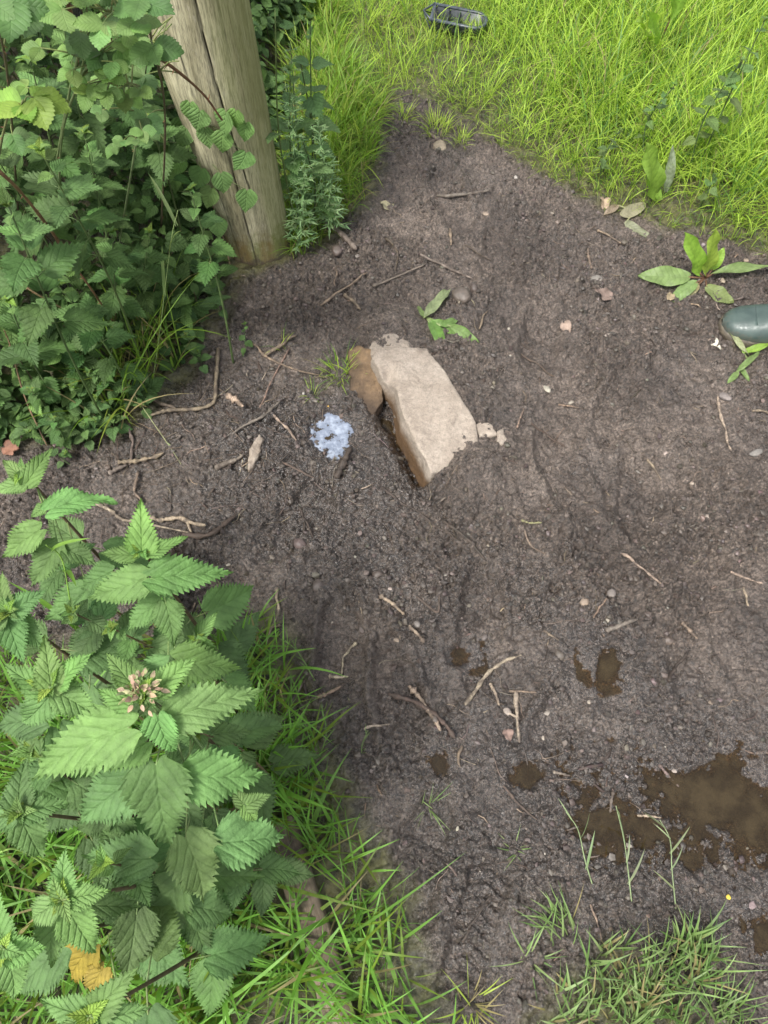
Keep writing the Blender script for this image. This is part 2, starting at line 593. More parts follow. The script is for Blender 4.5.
# crumbled earth: packed lumps of several sizes with crevices between them
sub = np.s_[gy0:gy1, gx0:gx1]
gxx, gyy = GX[sub], GY[sub]
wx = (fbm(gxx * 55, gyy * 55, 3, 111) - .5) * .016 + (fbm(gxx * 190, gyy * 190, 2, 113) - .5) * .005
wy = (fbm(gxx * 55, gyy * 55, 3, 112) - .5) * .016 + (fbm(gxx * 190, gyy * 190, 2, 114) - .5) * .005
cfs = crumbly[sub]
for (cell, amp, sd_) in ((.022, .0085, 121), (.0125, .0062, 122), (.0075, .0036, 123)):
    b, b2, rid = worley((gxx + wx) / cell, (gyy + wy) / cell, sd_)
    lump = smooth(0.0, 0.34, b2 - b) * (0.25 + 0.75 * rid)
    patch = smooth(.36, .60, fbm(gxx * 8, gyy * 8, 3, sd_ + 50))
    H[sub] += amp * lump * (0.16 + 0.84 * np.clip(cfs * .6 + patch * .55, 0, 1)) * (0.3 + 0.7 * mudm[sub])
# the stone's top stands clear of the mud except at its trodden lower corner
tp = pxpoly([(371, 357), (380, 349), (396, 346), (427, 348), (446, 372), (462, 398), (474, 421), (462, 430), (447, 446), (445, 466), (431, 470), (425, 459), (404, 417), (397, 388), (381, 374)], 0.056)
tsd = poly_sd(tp, GX, GY) + warp2 * 0.012
H = np.where(tsd > 0.0, np.minimum(H, 0.052 - 0.03 * smooth(0.0, 0.012, tsd)), H)
# the puddles' levels
def sample(A, x, y):
    x = np.asarray(x, float)
    y = np.asarray(y, float)
    i = np.clip(np.searchsorted(gx, x) - 1, 0, len(gx) - 2)
    j = np.clip(np.searchsorted(gy, y) - 1, 0, len(gy) - 2)
    tx = (x - gx[i]) / (gx[i + 1] - gx[i])
    ty = (y - gy[j]) / (gy[j + 1] - gy[j])
    return (A[j, i] * (1 - tx) + A[j, i + 1] * tx) * (1 - ty) + (A[j + 1, i] * (1 - tx) + A[j + 1, i + 1] * tx) * ty

# smooth copy for laying things on
def box_blur(A, k):
    for axn in (0, 1):
        c = np.cumsum(np.insert(A, 0, 0, axis=axn), axis=axn)
        n = A.shape[axn]
        lo = np.clip(np.arange(n) - k, 0, n)
        hi = np.clip(np.arange(n) + k + 1, 0, n)
        A = (np.take(c, hi, axn) - np.take(c, lo, axn)) / (hi - lo).reshape((-1, 1) if axn == 0 else (1, -1))
    return A
HS = box_blur(H, 4)
def gz(x, y):
    return sample(H, x, y)
def gzs(x, y):
    return sample(HS, x, y)
def PG(px, py, dz=0.0):
    """the point of the ground seen at a pixel"""
    z = 0.0
    for _ in range(5):
        p = P(px, py, z)
        z = float(gzs(p[0], p[1]))
    p = P(px, py, z + dz)
    return p

# wetness: round the puddles and in the hollows
wet = np.clip(blob(650, 820, 0.24) + blob(760, 830, 0.2) + 0.8 * blob(603, 662, 0.09) + 0.8 * blob(528, 780, 0.1) + 0.9 * blob(330, 445, 0.13) + blob(400, 440, 0.09)
              + 0.6 * blob(440, 766, 0.09) + 0.5 * blob(560, 590, 0.12) + 0.6 * blob(480, 940, 0.15), 0, 1)
wet = np.clip(wet + 0.8 * blob(270, 480, 0.26) + 0.4 * blob(400, 560, 0.22) + 0.35 * blob(430, 760, 0.2) + 0.7 * (fbm(GX * 7, GY * 7, 4, 42) - 0.5) + 0.45 * (fbm(GX * 4, GY * 4, 3, 41) - 0.42), 0, 1)

def low(px, py, r, q):
    c = P(px, py)
    return float(np.quantile(H[np.hypot(GX - c[0], GY - c[1]) < r], q))
PUDDLES = [
    ([(540, 755), (600, 735), (700, 720), (800, 740), (840, 850), (770, 910), (690, 915), (650, 915), (590, 925), (552, 880)], low(670, 815, 0.16, 0.50), 'water'),
    ([(570, 640), (600, 630), (640, 645), (640, 690), (600, 700), (575, 680)], low(606, 662, 0.045, 0.45), 'water'),
    ([(500, 760), (530, 750), (560, 765), (555, 800), (520, 805), (500, 790)], low(528, 780, 0.04, 0.45), 'water'),
    ([(735, 905), (800, 900), (820, 970), (745, 970)], low(764, 935, 0.05, 0.4), 'water'),
    ([(435, 640), (485, 640), (490, 675), (440, 675)], low(460, 657, 0.03, 0.4), 'water'),
    ([(424, 745), (456, 742), (460, 790), (424, 790)], low(440, 766, 0.03, 0.45), 'water'),
    ([(296, 400), (362, 398), (370, 474), (340, 486), (306, 480), (292, 440)], low(330, 437, 0.055, 0.80), 'film'),
    ([(375, 405), (392, 412), (428, 470), (424, 492), (405, 470)], low(404, 448, 0.02, 0.25), 'water')]
for pts, lvl, mt in PUDDLES:             # the soaked rim
    sdp = poly_sd(pxpoly(pts), GX, GY)
    wet = np.maximum(wet, smooth(-0.03, 0.01, sdp) * (1 - smooth(lvl + 0.002, lvl + 0.016, H)))
    H = np.where((sdp > -0.005) & (H < lvl), lvl - (lvl - H) * 0.8, H)
ny, nx = GX.shape
mb = MB()
i, j = np.meshgrid(np.arange(ny - 1), np.arange(nx - 1), indexing='ij')
F = np.stack([i * nx + j, i * nx + j + 1, (i + 1) * nx + j + 1, (i + 1) * nx + j], -1).reshape(-1, 4)
V = np.stack([GX, GY, H], -1).reshape(-1, 3)
Cg = np.stack([mudm, wet, crumbly], -1).reshape(-1, 3)
mb.add(V, F, None, Cg)

m = NT('mud_ground')
at = m.attr('tint')
sp = m.n('ShaderNodeSeparateColor')
m.l(at.outputs['Color'], sp.inputs[0])
pos = m.coord()
nA = m.noise(5, 5, 0.6, pos)
nB = m.noise(38, 5, 0.65, pos)
nC = m.noise(210, 4, 0.7, pos)
nD = m.noise(900, 2, 0.6, pos)
dry = m.mix(m.ramp(nB, [(0.35, 0.0), (0.65, 1.0)]), (0.090, 0.069, 0.054), (0.166, 0.132, 0.107))
dark = m.mix(m.ramp(nB, [(0.35, 0.0), (0.65, 1.0)]), (0.042, 0.032, 0.025), (0.086, 0.067, 0.055))
base = m.mix(m.ramp(nA, [(0.38, 0.0), (0.62, 1.0)]), dark, dry)
base = m.mix(m.math('MULTIPLY', sp.outputs[1], 0.62), base, (0.024, 0.017, 0.0125))
base = m.mix(m.math('MULTIPLY', sp.outputs[2], 0.35), base, (0.052, 0.039, 0.030))
nF = m.noise(330, 6, 0.8, pos)
nG = m.noise(95, 5, 0.7, pos, 0.6)
base = m.mix(m.math('ADD', m.math('MULTIPLY', sp.outputs[2], 0.55), 0.45), base, m.ramp(nG, [(0.40, 0.50), (0.5, 1.0), (0.60, 1.35)]), 'MULTIPLY')
base = m.mix(1.0, base, m.ramp(nC, [(0.40, 0.45), (0.5, 1.0), (0.60, 1.5)]), 'MULTIPLY')
base = m.mix(1.0, base, m.ramp(nF, [(0.42, 0.50), (0.5, 1.0), (0.58, 1.5)]), 'MULTIPLY')
grit = m.ramp(nD, [(0.66, 0.0), (0.74, 1.0)])
base = m.mix(m.math('MULTIPLY', grit, 0.30), base, (0.24, 0.20, 0.17))
litter = m.mix(m.ramp(nB, [(0.4, 0.0), (0.6, 1.0)]), (0.040, 0.036, 0.018), (0.11, 0.105, 0.040))
base = m.mix(sp.outputs[0], litter, base)
rg = m.ramp(m.math('ADD', m.math('MULTIPLY', nB, 0.7), m.math('MULTIPLY', nC, 0.3)), [(0.35, 0.22), (0.65, 0.58)])
rg = m.math('MAXIMUM', m.math('SUBTRACT', rg, m.math('MULTIPLY', sp.outputs[1], 0.26)), 0.13)
nE = m.noise(80, 9, 0.78, pos)
hb = m.bump(nE, 0.0080, 1.0)
coat_n = m.bump(nG, 0.0060, 0.9)
hb = m.bump(nF, 0.0018, 1.0, hb)
m.b.inputs['Coat Roughness'].default_value = 0.16
m.b.inputs['Coat IOR'].default_value = 1.42
m.l(coat_n, m.b.inputs['Coat Normal'])
m.l(m.math('MINIMUM', m.math('ADD', m.math('MULTIPLY', sp.outputs[1], 1.0), 0.22), 1.0), m.b.inputs['Coat Weight'])
m.set(color=base, rough=rg, spec=0.5, normal=hb)
ground = mb.build('ground', m.m)
ground['kind'] = 'structure'
del mb, V, F, Cg

# ------------------------------------------------------------------ puddle water
def sheet_out(m, rate):
    """clear where it is shallow, murky where it is deep"""
    at = m.attr('tint')
    sp = m.n('ShaderNodeSeparateColor')
    m.l(at.outputs['Color'], sp.inputs[0])
    t = m.n('ShaderNodeBsdfTransparent')
    t.inputs[0].default_value = (0.80, 0.66, 0.46, 1)
    g = m.n('ShaderNodeBsdfGlossy')
    g.inputs['Roughness'].default_value = 0.03
    fr = m.n('ShaderNodeFresnel')
    fr.inputs['IOR'].default_value = 1.33
    clear = m.n('ShaderNodeMixShader')
    m.l(fr.outputs[0], clear.inputs[0])
    m.l(t.outputs[0], clear.inputs[1])
    m.l(g.outputs[0], clear.inputs[2])
    ms = m.n('ShaderNodeMixShader')
    m.l(m.math('MULTIPLY', sp.outputs[0], rate), ms.inputs[0])
    ms.inputs[0].default_value = rate
    m.l(clear.outputs[0], ms.inputs[1])
    m.l(m.b.outputs[0], ms.inputs[2])
    m.l(ms.outputs[0], m.o.inputs[0])
    return m.m
m = NT('murky_water')
pos = m.coord()
n = m.noise(26, 4, 0.6, pos)
m.set(color=m.mix(m.ramp(n, [(0.40, 0.0), (0.60, 1.0)]), (0.022, 0.015, 0.007), (0.038, 0.027, 0.013)), rough=0.03, ior=1.33, normal=m.bump(m.noise(60, 2, 0.5, pos), 0.0004))
MAT['water'] = sheet_out(m, 0.9)
m = NT('filmed_water')
pos = m.coord()
nf = m.noise(42, 5, 0.6, pos, 0.0)
k_ = m.ramp(nf, [(0.39, 0.0), (0.43, 1.0)])
m.set(color=m.mix(k_, (0.030, 0.022, 0.012), m.mix(m.ramp(nf, [(0.48, 0.0), (0.62, 1.0)]), (0.14, 0.165, 0.215), (0.26, 0.295, 0.355))), rough=m.math('ADD', m.math('MULTIPLY', k_, 0.12), 0.03),
      ior=m.math('ADD', m.math('MULTIPLY', k_, 0.38), 1.33), spec=0.5, normal=m.bump(m.noise(50, 2, .5, pos), 0.0004))
MAT['film'] = sheet_out(m, 1.0)

def water(name, pts, lvl, mat):
    """a level sheet that only shows where the ground dips below it; its depth is kept per vertex"""
    poly = pxpoly(pts)
    lo, hi = poly.min(0), poly.max(0)
    xs, ys = np.arange(lo[0], hi[0], .0025), np.arange(lo[1], hi[1], .0025)
    X, Y = np.meshgrid(xs, ys)
    dp = lvl - gz(X, Y)
    sdp = poly_sd(poly, X, Y)
    n1 = len(xs)
    ok = (sdp > 0) & (dp > -0.008)
    idx = np.arange(X.size).reshape(X.shape)
    f = ok[:-1, :-1] & ok[1:, :-1] & ok[:-1, 1:] & ok[1:, 1:]
    a = idx[:-1, :-1][f]
    F = np.stack([a, a + 1, a + n1 + 1, a + n1], -1)
    used = np.unique(F)
    mp = np.zeros(X.size, int)
    mp[used] = np.arange(len(used))
    V = np.c_[X.ravel()[used], Y.ravel()[used], np.full(len(used), lvl)]
    dk = (0.0012 if mat is MAT['film'] else 0.0055)
    dd = 1 - np.exp(-np.clip(dp.ravel()[used], 0, 1) / dk)
    mb = MB()
    mb.add(V, mp[F], None, np.repeat(dd[:, None], 3, 1))
    o = mb.build(name, mat)
    o['kind'] = 'structure'
    return o
for pts, lvl, mt in PUDDLES:
    water('puddle', pts, lvl, MAT[mt])

# ------------------------------------------------------------------ stones
def solid_from_prism(top, zt, bot, zb, voxel=0.004, amp=0.003, freq=40, seed=0, smooth_it=4, amp2=0.0012, freq2=160):
    """closed prism -> voxel remesh -> smoothed and roughened; returns V, F"""
    bm = bmesh.new()
    tv = [bm.verts.new((p[0], p[1], z)) for p, z in zip(top, zt)]
    bv = [bm.verts.new((p[0], p[1], z)) for p, z in zip(bot, zb)]
    n = len(tv)
    bm.faces.new(tv)
    bm.faces.new(bv[::-1])
    for k in range(n):
        bm.faces.new((tv[(k + 1) % n], tv[k], bv[k], bv[(k + 1) % n]))
    bmesh.ops.recalc_face_normals(bm, faces=bm.faces)
    bmesh.ops.triangulate(bm, faces=bm.faces)
    me = bpy.data.meshes.new('tmp')
    bm.to_mesh(me)
    bm.free()
    ob = bpy.data.objects.new('tmp', me)
    COL.objects.link(ob)
    md = ob.modifiers.new('r', 'REMESH')
    md.mode = 'VOXEL'
    md.voxel_size = voxel
    ms = ob.modifiers.new('s', 'SMOOTH')
    ms.iterations = smooth_it
    ms.factor = 0.5
    dg = bpy.context.evaluated_depsgraph_get()
    ev = ob.evaluated_get(dg).to_mesh()
    V = np.array([v.co[:] for v in ev.vertices])
    N = np.array([v.normal[:] for v in ev.vertices])
    F4 = [list(p.vertices) for p in ev.polygons]
    ob.evaluated_get(dg).to_mesh_clear()
    bpy.data.objects.remove(ob)
    bpy.data.meshes.remove(me)
    off = Vector((seed * 3.1, seed * 1.7, seed))
    d = np.array([amp * mnoise.fractal(Vector(v) * freq + off, 1.0, 2.0, 4) + amp2 * mnoise.noise(Vector(v) * freq2 + off) for v in V])
    V = V + N * d[:, None]
    return V, F4

def add_polys(mb, V, F4, C):
    n0 = mb.n
    q = [f for f in F4 if len(f) == 4]
    t = [f for f in F4 if len(f) == 3]
    if q:
        mb.add(V, np.array(q), None, C)
        if t:
            mb.F.append(np.array(t, np.int64) + n0)
    else:
        mb.add(V, np.array(t), None, C)

def stone_mat(name, light, dark, stain, zs0, zs1):
    m = NT(name)
    pos = m.coord()
    geo = m.n('ShaderNodeNewGeometry')
    sx = m.n('ShaderNodeSeparateXYZ')
    m.l(geo.outputs['Position'], sx.inputs[0])
    n1 = m.noise(18, 6, 0.65, pos)
    n2 = m.noise(130, 5, 0.7, pos)
    n3 = m.noise(520, 3, 0.6, pos)
    c = m.mix(m.ramp(n1, [(0.32, 0.0), (0.66, 1.0)]), dark, light)
    c = m.mix(1.0, c, m.ramp(n2, [(0.3, 0.74), (0.7, 1.18)]), 'MULTIPLY')
    pit = m.ramp(n3, [(0.30, 0.55), (0.40, 1.0)])
    c = m.mix(1.0, c, pit, 'MULTIPLY')
    # mud and rust stain climbing from the foot of the stone
    hz = m.math('ADD', sx.outputs[2], m.math('MULTIPLY', m.math('SUBTRACT', n1, 0.5), 0.035))
    mr = m.n('ShaderNodeMapRange')
    m.l(hz, mr.inputs[0])
    mr.inputs[1].default_value = zs0
    mr.inputs[2].default_value = zs1
    mr.inputs[3].default_value = 1
    mr.inputs[4].default_value = 0
    c = m.mix(mr.outputs[0], c, stain)
    n4 = m.noise(24, 6, 0.7, pos, 0.5)
    c = m.mix(m.math('MULTIPLY', m.ramp(n4, [(0.55, 0.0), (0.70, 1.0)]), 0.5), c, (0.105, 0.080, 0.062))
    m.set(color=c, rough=0.8, spec=0.3, normal=m.bump(n3, 0.0010, 0.9, m.bump(n2, 0.0032, 1.0)))
    return m.m
MAT['stone'] = stone_mat('pale_stone', (0.35, 0.298, 0.245), (0.26, 0.215, 0.172), (0.11, 0.065, 0.032), 0.000, 0.038)
MAT['stone2'] = stone_mat('rusty_stone', (0.25, 0.165, 0.092), (0.12, 0.08, 0.048), (0.060, 0.042, 0.029), 0.006, 0.036)

ZT = 0.062
top_px = [(371, 357), (380, 349), (396, 346), (427, 348), (446, 372), (462, 398), (476, 421), (479, 446), (470, 462), (452, 470), (431, 473), (425, 459), (404, 417), (397, 388), (381, 374)]
zt = [0.060, 0.062, 0.062, 0.058, 0.056, 0.055, 0.052, 0.044, 0.036, 0.040, 0.052, 0.056, 0.062, 0.064, 0.062]
top = [P(x, y, z)[:2] for (x, y), z in zip(top_px, zt)]
cen = np.mean(top, axis=0)
bot = [cen + (p - cen) * 1.03 for p in top]
for k in (0, 11, 12, 13, 14):
    bot[k] = bot[k] - nx_ * 0.016
for k in (10, 11):
    bot[k] = bot[k] + ax_ * 0.004
V, F4 = solid_from_prism(top, zt, bot, [-0.09] * len(bot), 0.0035, 0.0024, 26, 3, 3)
# broken notch in the left edge
nt = P(388, 378, 0.06)
dn = np.hypot((V[:, 0] - nt[0]), (V[:, 1] - nt[1]) * 0.55)
V[:, 2] -= 0.020 * np.exp(-(dn / 0.014) ** 2) * (V[:, 2] > 0.0)
mb = MB()
add_polys(mb, V, F4, (0.5, 0.5, 0.5))
loc = (*P(420, 415)[:2], 0)
tag(mb.build('stone_block', MAT['stone'], loc=loc), 'large pale oblong stone block half buried in the mud beside the wet trench', 'stone')

cap_px = [(369, 343), (379, 332), (394, 330), (409, 338), (411, 347), (396, 349), (381, 351), (371, 354)]
top = [P(x, y, 0.05)[:2] for x, y in cap_px]
cen = np.mean(top, axis=0)
V, F4 = solid_from_prism(top, [0.040, 0.040, 0.043, 0.040, 0.042, 0.045, 0.046, 0.042], [cen + (p - cen) * 1.1 for p in top], [-0.03] * 8, 0.003, 0.004, 40, 7, 3)
mb = MB()
add_polys(mb, V, F4, (0.5, 0.5, 0.5))
tag(mb.build('stone_fragment', MAT['stone'], loc=(*cen, 0)), 'small rounded pale fragment capping the upper end of the large stone block', 'stone')

sl_px = [(348, 350), (358, 346), (374, 354), (380, 374), (384, 398), (374, 409), (361, 402), (351, 388)]
top = [P(x, y, 0.02)[:2] for x, y in sl_px]
cen = np.mean(top, axis=0)
V, F4 = solid_from_prism(top, [0.020, 0.026, 0.040, 0.036, 0.014, 0.002, 0.004, 0.014], [cen + (p - cen) * 1.05 - nx_ * 0.008 for p in top], [-0.06] * 8, 0.003, 0.004, 40, 9, 3)
mb = MB()
add_polys(mb, V, F4, (0.5, 0.5, 0.5))
tag(mb.build('stone_slab', MAT['stone2'], loc=(*cen, 0)), 'narrow rust-stained stone slab wedged against the left side of the block', 'stone')

def buried_stone(px_list, z, name, label, seed, mat='stone', amp=0.003):
    top = [PG(x, y, z)[:2] for x, y in px_list]
    cen = np.mean(top, axis=0)
    g = float(gzs(cen[0], cen[1]))
    n = len(top)
    rr = random.Random(seed)
    V, F4 = solid_from_prism(top, [g + z * rr.uniform(0.5, 1.2) for _ in range(n)], [cen + (p - cen) * 1.15 for p in top], [g - 0.03] * n, 0.0022, amp, 60, seed, 3)
    mb = MB()
    add_polys(mb, V, F4, (0.5, 0.5, 0.5))
    return tag(mb.build(name, MAT[mat], loc=(*cen, g)), label, 'stone')
buried_stone([(476, 424), (483, 418), (492, 424), (497, 434), (488, 436), (480, 438)], 0.006, 'stone_fragment', 'flat pale flake barely out of the mud off the right edge of the block', 21)
buried_stone([(497, 432), (503, 428), (507, 438), (502, 444), (497, 440)], 0.008, 'stone_fragment', 'tiny cream stone chip just right of the flat flake beside the block', 22)
buried_stone([(248, 458), (252, 444), (259, 433), (263, 438), (259, 452), (252, 468), (248, 470)], 0.012, 'stone_fragment', 'long narrow cream stone poking out of the mud left of the pale film puddle', 23)

# ------------------------------------------------------------------ the post
m = NT('weathered_wood')
pos = m.coord()
posz = m.coord((1, 1, 0.05))
geo = m.n('ShaderNodeNewGeometry')
g1 = m.noise(140, 6, 0.7, posz, 0.4)
g2 = m.noise(22, 5, 0.6, m.coord((1, 1, 0.14)))
g3 = m.noise(420, 3, 0.6, m.coord((1, 1, 0.10)))
c = m.mix(m.ramp(g2, [(0.40, 0.0), (0.60, 1.0)]), (0.245, 0.220, 0.132), (0.415, 0.380, 0.250))
c = m.mix(1.0, c, m.ramp(g1, [(0.40, 0.68), (0.5, 1.0), (0.62, 1.18)]), 'MULTIPLY')
c = m.mix(1.0, c, m.ramp(g3, [(0.40, 0.66), (0.5, 1.04)]), 'MULTIPLY')
sx = m.n('ShaderNodeSeparateXYZ')
m.l(pos, sx.inputs[0])
sp_n = m.noise(60, 4, 0.7, pos)
pale = m.ramp(m.noise(95, 4, 0.7, m.coord((1, 1, 0.3))), [(0.60, 0.0), (0.68, 1.0)])
c = m.mix(m.math('MULTIPLY', pale, 0.4), c, (0.42, 0.38, 0.29))
# green algae on the right-hand flank and moss round the foot
rt = m.math('ADD', m.math('MULTIPLY', m.math('ADD', sx.outputs[0], m.math('MULTIPLY', sx.outputs[2], 0.078)), 13.0), m.math('MULTIPLY', m.math('SUBTRACT', g2, 0.5), 1.6))
alg = m.ramp(rt, [(0.40, 0.0), (0.95, 1.0)])
c = m.mix(m.math('MULTIPLY', alg, 0.55), c, (0.135, 0.150, 0.035))
ft = m.math('SUBTRACT', 0.12, sx.outputs[2])
ft = m.math('ADD', m.math('MULTIPLY', ft, 8.0), m.math('MULTIPLY', m.math('SUBTRACT', sp_n, 0.5), 1.4))
c = m.mix(m.math('MULTIPLY', m.ramp(ft, [(0.1, 0.0), (0.6, 1.0)]), 0.75), c, m.mix(m.ramp(g2, [(0.4, 0.0), (0.6, 1.0)]), (0.15, 0.10, 0.028), (0.10, 0.115, 0.022)))
spl = m.math('ADD', m.math('MULTIPLY', m.math('SUBTRACT', 0.035, sx.outputs[2]), 16.0), m.math('MULTIPLY', m.math('SUBTRACT', sp_n, 0.5), 2.2))
c = m.mix(m.math('MULTIPLY', m.ramp(spl, [(0.1, 0.0), (0.5, 1.0)]), 0.8), c, (0.075, 0.058, 0.046))
at = m.attr('tint')
c = m.mix(at.outputs['Fac'], (0.018, 0.013, 0.009), c)
m.set(color=c, rough=0.8, spec=0.25, normal=m.bump(g3, 0.0012, 0.8, m.bump(g1, 0.0022, 0.9)))
MAT['post'] = m.m

pb = (P(227, 266) + P(287, 258)) / 2
pb = pb + np.array([0.003, 0.055, 0])
pbz = float(gzs(pb[0], pb[1] - 0.08))
NA, NZ = 240, 150
th = np.linspace(0, 2 * np.pi, NA, endpoint=False)
zz = np.linspace(-0.12, 1.25, NZ)
TH, ZZ = np.meshgrid(th, zz)
R = 0.0775 + 0.0400 * np.clip(ZZ, 0, 1.3)
R = R * (1 + 0.016 * np.sin(2 * TH + 0.6 + ZZ * 0.4) + 0.010 * np.sin(3 * TH + 2.0))
R = R + 0.0020 * (fbm(TH * 9.55 / (2 * np.pi) * 6, ZZ * 1.4, 4, 61) - 0.5) + 0.004 * np.exp(-np.clip(ZZ, 0, 2) / 0.04)
crk = np.ones_like(R)
def crack(px_list, w, dpt):
    """a drying split that follows points given on the front of the post (height, angle)"""
    global R, crk
    zz_ = [q[0] for q in px_list]
    aa_ = [q[1] for q in px_list]
    a = np.interp(ZZ, zz_, aa_) + 0.03 * (fbm(ZZ * 16, ZZ * 0, 3, 71) - 0.5)
    d = np.abs((TH - a + np.pi) % (2 * np.pi) - np.pi) * R
    env = smooth(zz_[0] - 0.03, zz_[0] + 0.05, ZZ) * (1 - smooth(zz_[-1] - 0.06, zz_[-1], ZZ))
    g = np.exp(-(d / w) ** 2) * env
    R = R - dpt * g
    crk = np.minimum(crk, 1 - np.clip(g * 1.25, 0, 1) * 0.97)
FR = -np.pi / 2                     # faces the camera side (-Y)
crack([(0.22, FR + 0.42), (0.35, FR + 0.36), (0.5, FR + 0.30), (0.72, FR + 0.34), (1.3, FR + 0.4)], 0.0011, 0.012)
crack([(0.0, FR + 0.02), (0.12, FR + 0.05), (0.3, FR + 0.12), (0.42, FR + 0.10)], 0.0012, 0.007)
crack([(0.0, FR - 0.5), (0.2, FR - 0.46), (0.35, FR - 0.5)], 0.0010, 0.005)
crack([(0.5, FR + 0.75), (0.8, FR + 0.72), (1.2, FR + 0.78)], 0.0007, 0.003)
crack([(0.4, FR - 0.25), (0.7, FR - 0.22), (1.2, FR - 0.2)], 0.0006, 0.002)
X = R * np.cos(TH) - 0.078 * ZZ
Y = R * np.sin(TH)
V = np.stack([X, Y, ZZ], -1).reshape(-1, 3)
V = np.vstack([V, [0, 0, zz[-1] + 0.004]])
i, j = np.meshgrid(np.arange(NZ - 1), np.arange(NA), indexing='ij')
F = np.stack([i * NA + j, i * NA + (j + 1) % NA, (i + 1) * NA + (j + 1) % NA, (i + 1) * NA + j], -1).reshape(-1, 4)
cc = np.append(crk.reshape(-1), 1.0)
mb = MB()
mb.add(V, F, None, np.repeat(cc[:, None], 3, 1))
mb.F.append(np.array([[NA * NZ, (NZ - 1) * NA + j, (NZ - 1) * NA + (j + 1) % NA] for j in range(NA)], np.int64))
post = mb.build('wooden_post', MAT['post'])
post.location = (pb[0], pb[1], pbz)
tag(post, 'thick round weathered wooden post with a long split, standing among nettles', 'post')

# ------------------------------------------------------------------ leaves
def template(table, nu, nv, teeth=0, tooth=0.1, fwd=0.03, seed=0, ripple=0.0):
    """leaf outline on a grid: x across, y along 0..1; returns x, y, uv, quads"""
    tu = np.array([t[0] for t in table])
    tw = np.array([t[1] for t in table])
    if teeth:
        rows = np.unique(np.concatenate([[0, 1], np.repeat((np.arange(teeth) + 0.0) / teeth, 1), (np.arange(teeth) + 0.72) / teeth, (np.arange(teeth) + 0.36) / teeth]))
    else:
        rows = np.linspace(0, 1, nu)
    rows = np.sort(rows)
    w = np.interp(rows, tu, tw)
    # smooth the table a little
    ws = w.copy()
    vv = np.linspace(-1, 1, nv)
    Ug, Vg = np.meshgrid(rows, vv, indexing='ij')
    Wg = ws[:, None] * np.ones_like(Vg)
    X = Vg * Wg
    Y = Ug.copy()
    if teeth:
        ph = (rows * teeth) % 1.0
        saw = np.where(ph < 0.72, ph / 0.72, (1 - ph) / 0.28)      # 0 notch .. 1 tip
        e = np.abs(Vg) ** 4
        X = X * (1 + (saw[:, None] - 0.55) * tooth * e / np.maximum(0.35, ws[:, None] / max(tw)))
        Y = Y + saw[:, None] * fwd * e - 0.02 * e
    # lobed base: outer columns of the first rows run back past the stalk
    Y = Y - 0.11 * np.exp(-Ug / 0.10) * (1 - (np.abs(Vg) - 0.62) ** 2 / 0.385) * (tw[0] > 0.09)
    n0, n1 = len(rows), nv
    i, j = np.meshgrid(np.arange(n0 - 1), np.arange(n1 - 1), indexing='ij')
    Q = np.stack([i * n1 + j, i * n1 + j + 1, (i + 1) * n1 + j + 1, (i + 1) * n1 + j], -1).reshape(-1, 4)
    uv = np.stack([Vg * 0.5 * (Wg / max(tw)) + 0.5, Ug], -1).reshape(-1, 2)
    return dict(x=X.ravel(), y=Y.ravel(), u=Ug.ravel(), v=Vg.ravel(), uv=uv, q=Q, seed=seed)

NETTLE = [(0, .17), (.05, .285), (.12, .345), (.2, .36), (.32, .335), (.45, .285), (.6, .215), (.75, .135), (.88, .06), (.95, .025), (1, .002)]
HEART = [(0, .20), (.05, .33), (.12, .41), (.25, .44), (.4, .40), (.55, .32), (.7, .225), (.85, .11), (.94, .045), (1, .002)]
BRAM = [(0, .06), (.08, .2), (.2, .33), (.38, .40), (.55, .385), (.7, .31), (.83, .2), (.93, .085), (1, .002)]
DOCK = [(0, .04), (.06, .10), (.2, .17), (.4, .195), (.6, .185), (.78, .14), (.9, .075), (1, .003)]
OVAL = [(0, .04), (.15, .2), (.35, .3), (.55, .29), (.75, .19), (.9, .08), (1, .002)]
T_NET_HI = template(NETTLE, 0, 11, 16, 0.18, 0.030)
T_NET_LO = template(NETTLE, 0, 7, 10, 0.20, 0.035)
T_HEART = template(HEART, 0, 9, 13, 0.12, 0.02)
T_BRAM = template(BRAM, 0, 7, 11, 0.12, 0.02)
T_DOCK = template(DOCK, 26, 9)
T_OVAL = template(OVAL, 7, 5)
T_STRAP = template([(0, .5), (.3, .6), (.7, .45), (1, .02)], 10, 5)

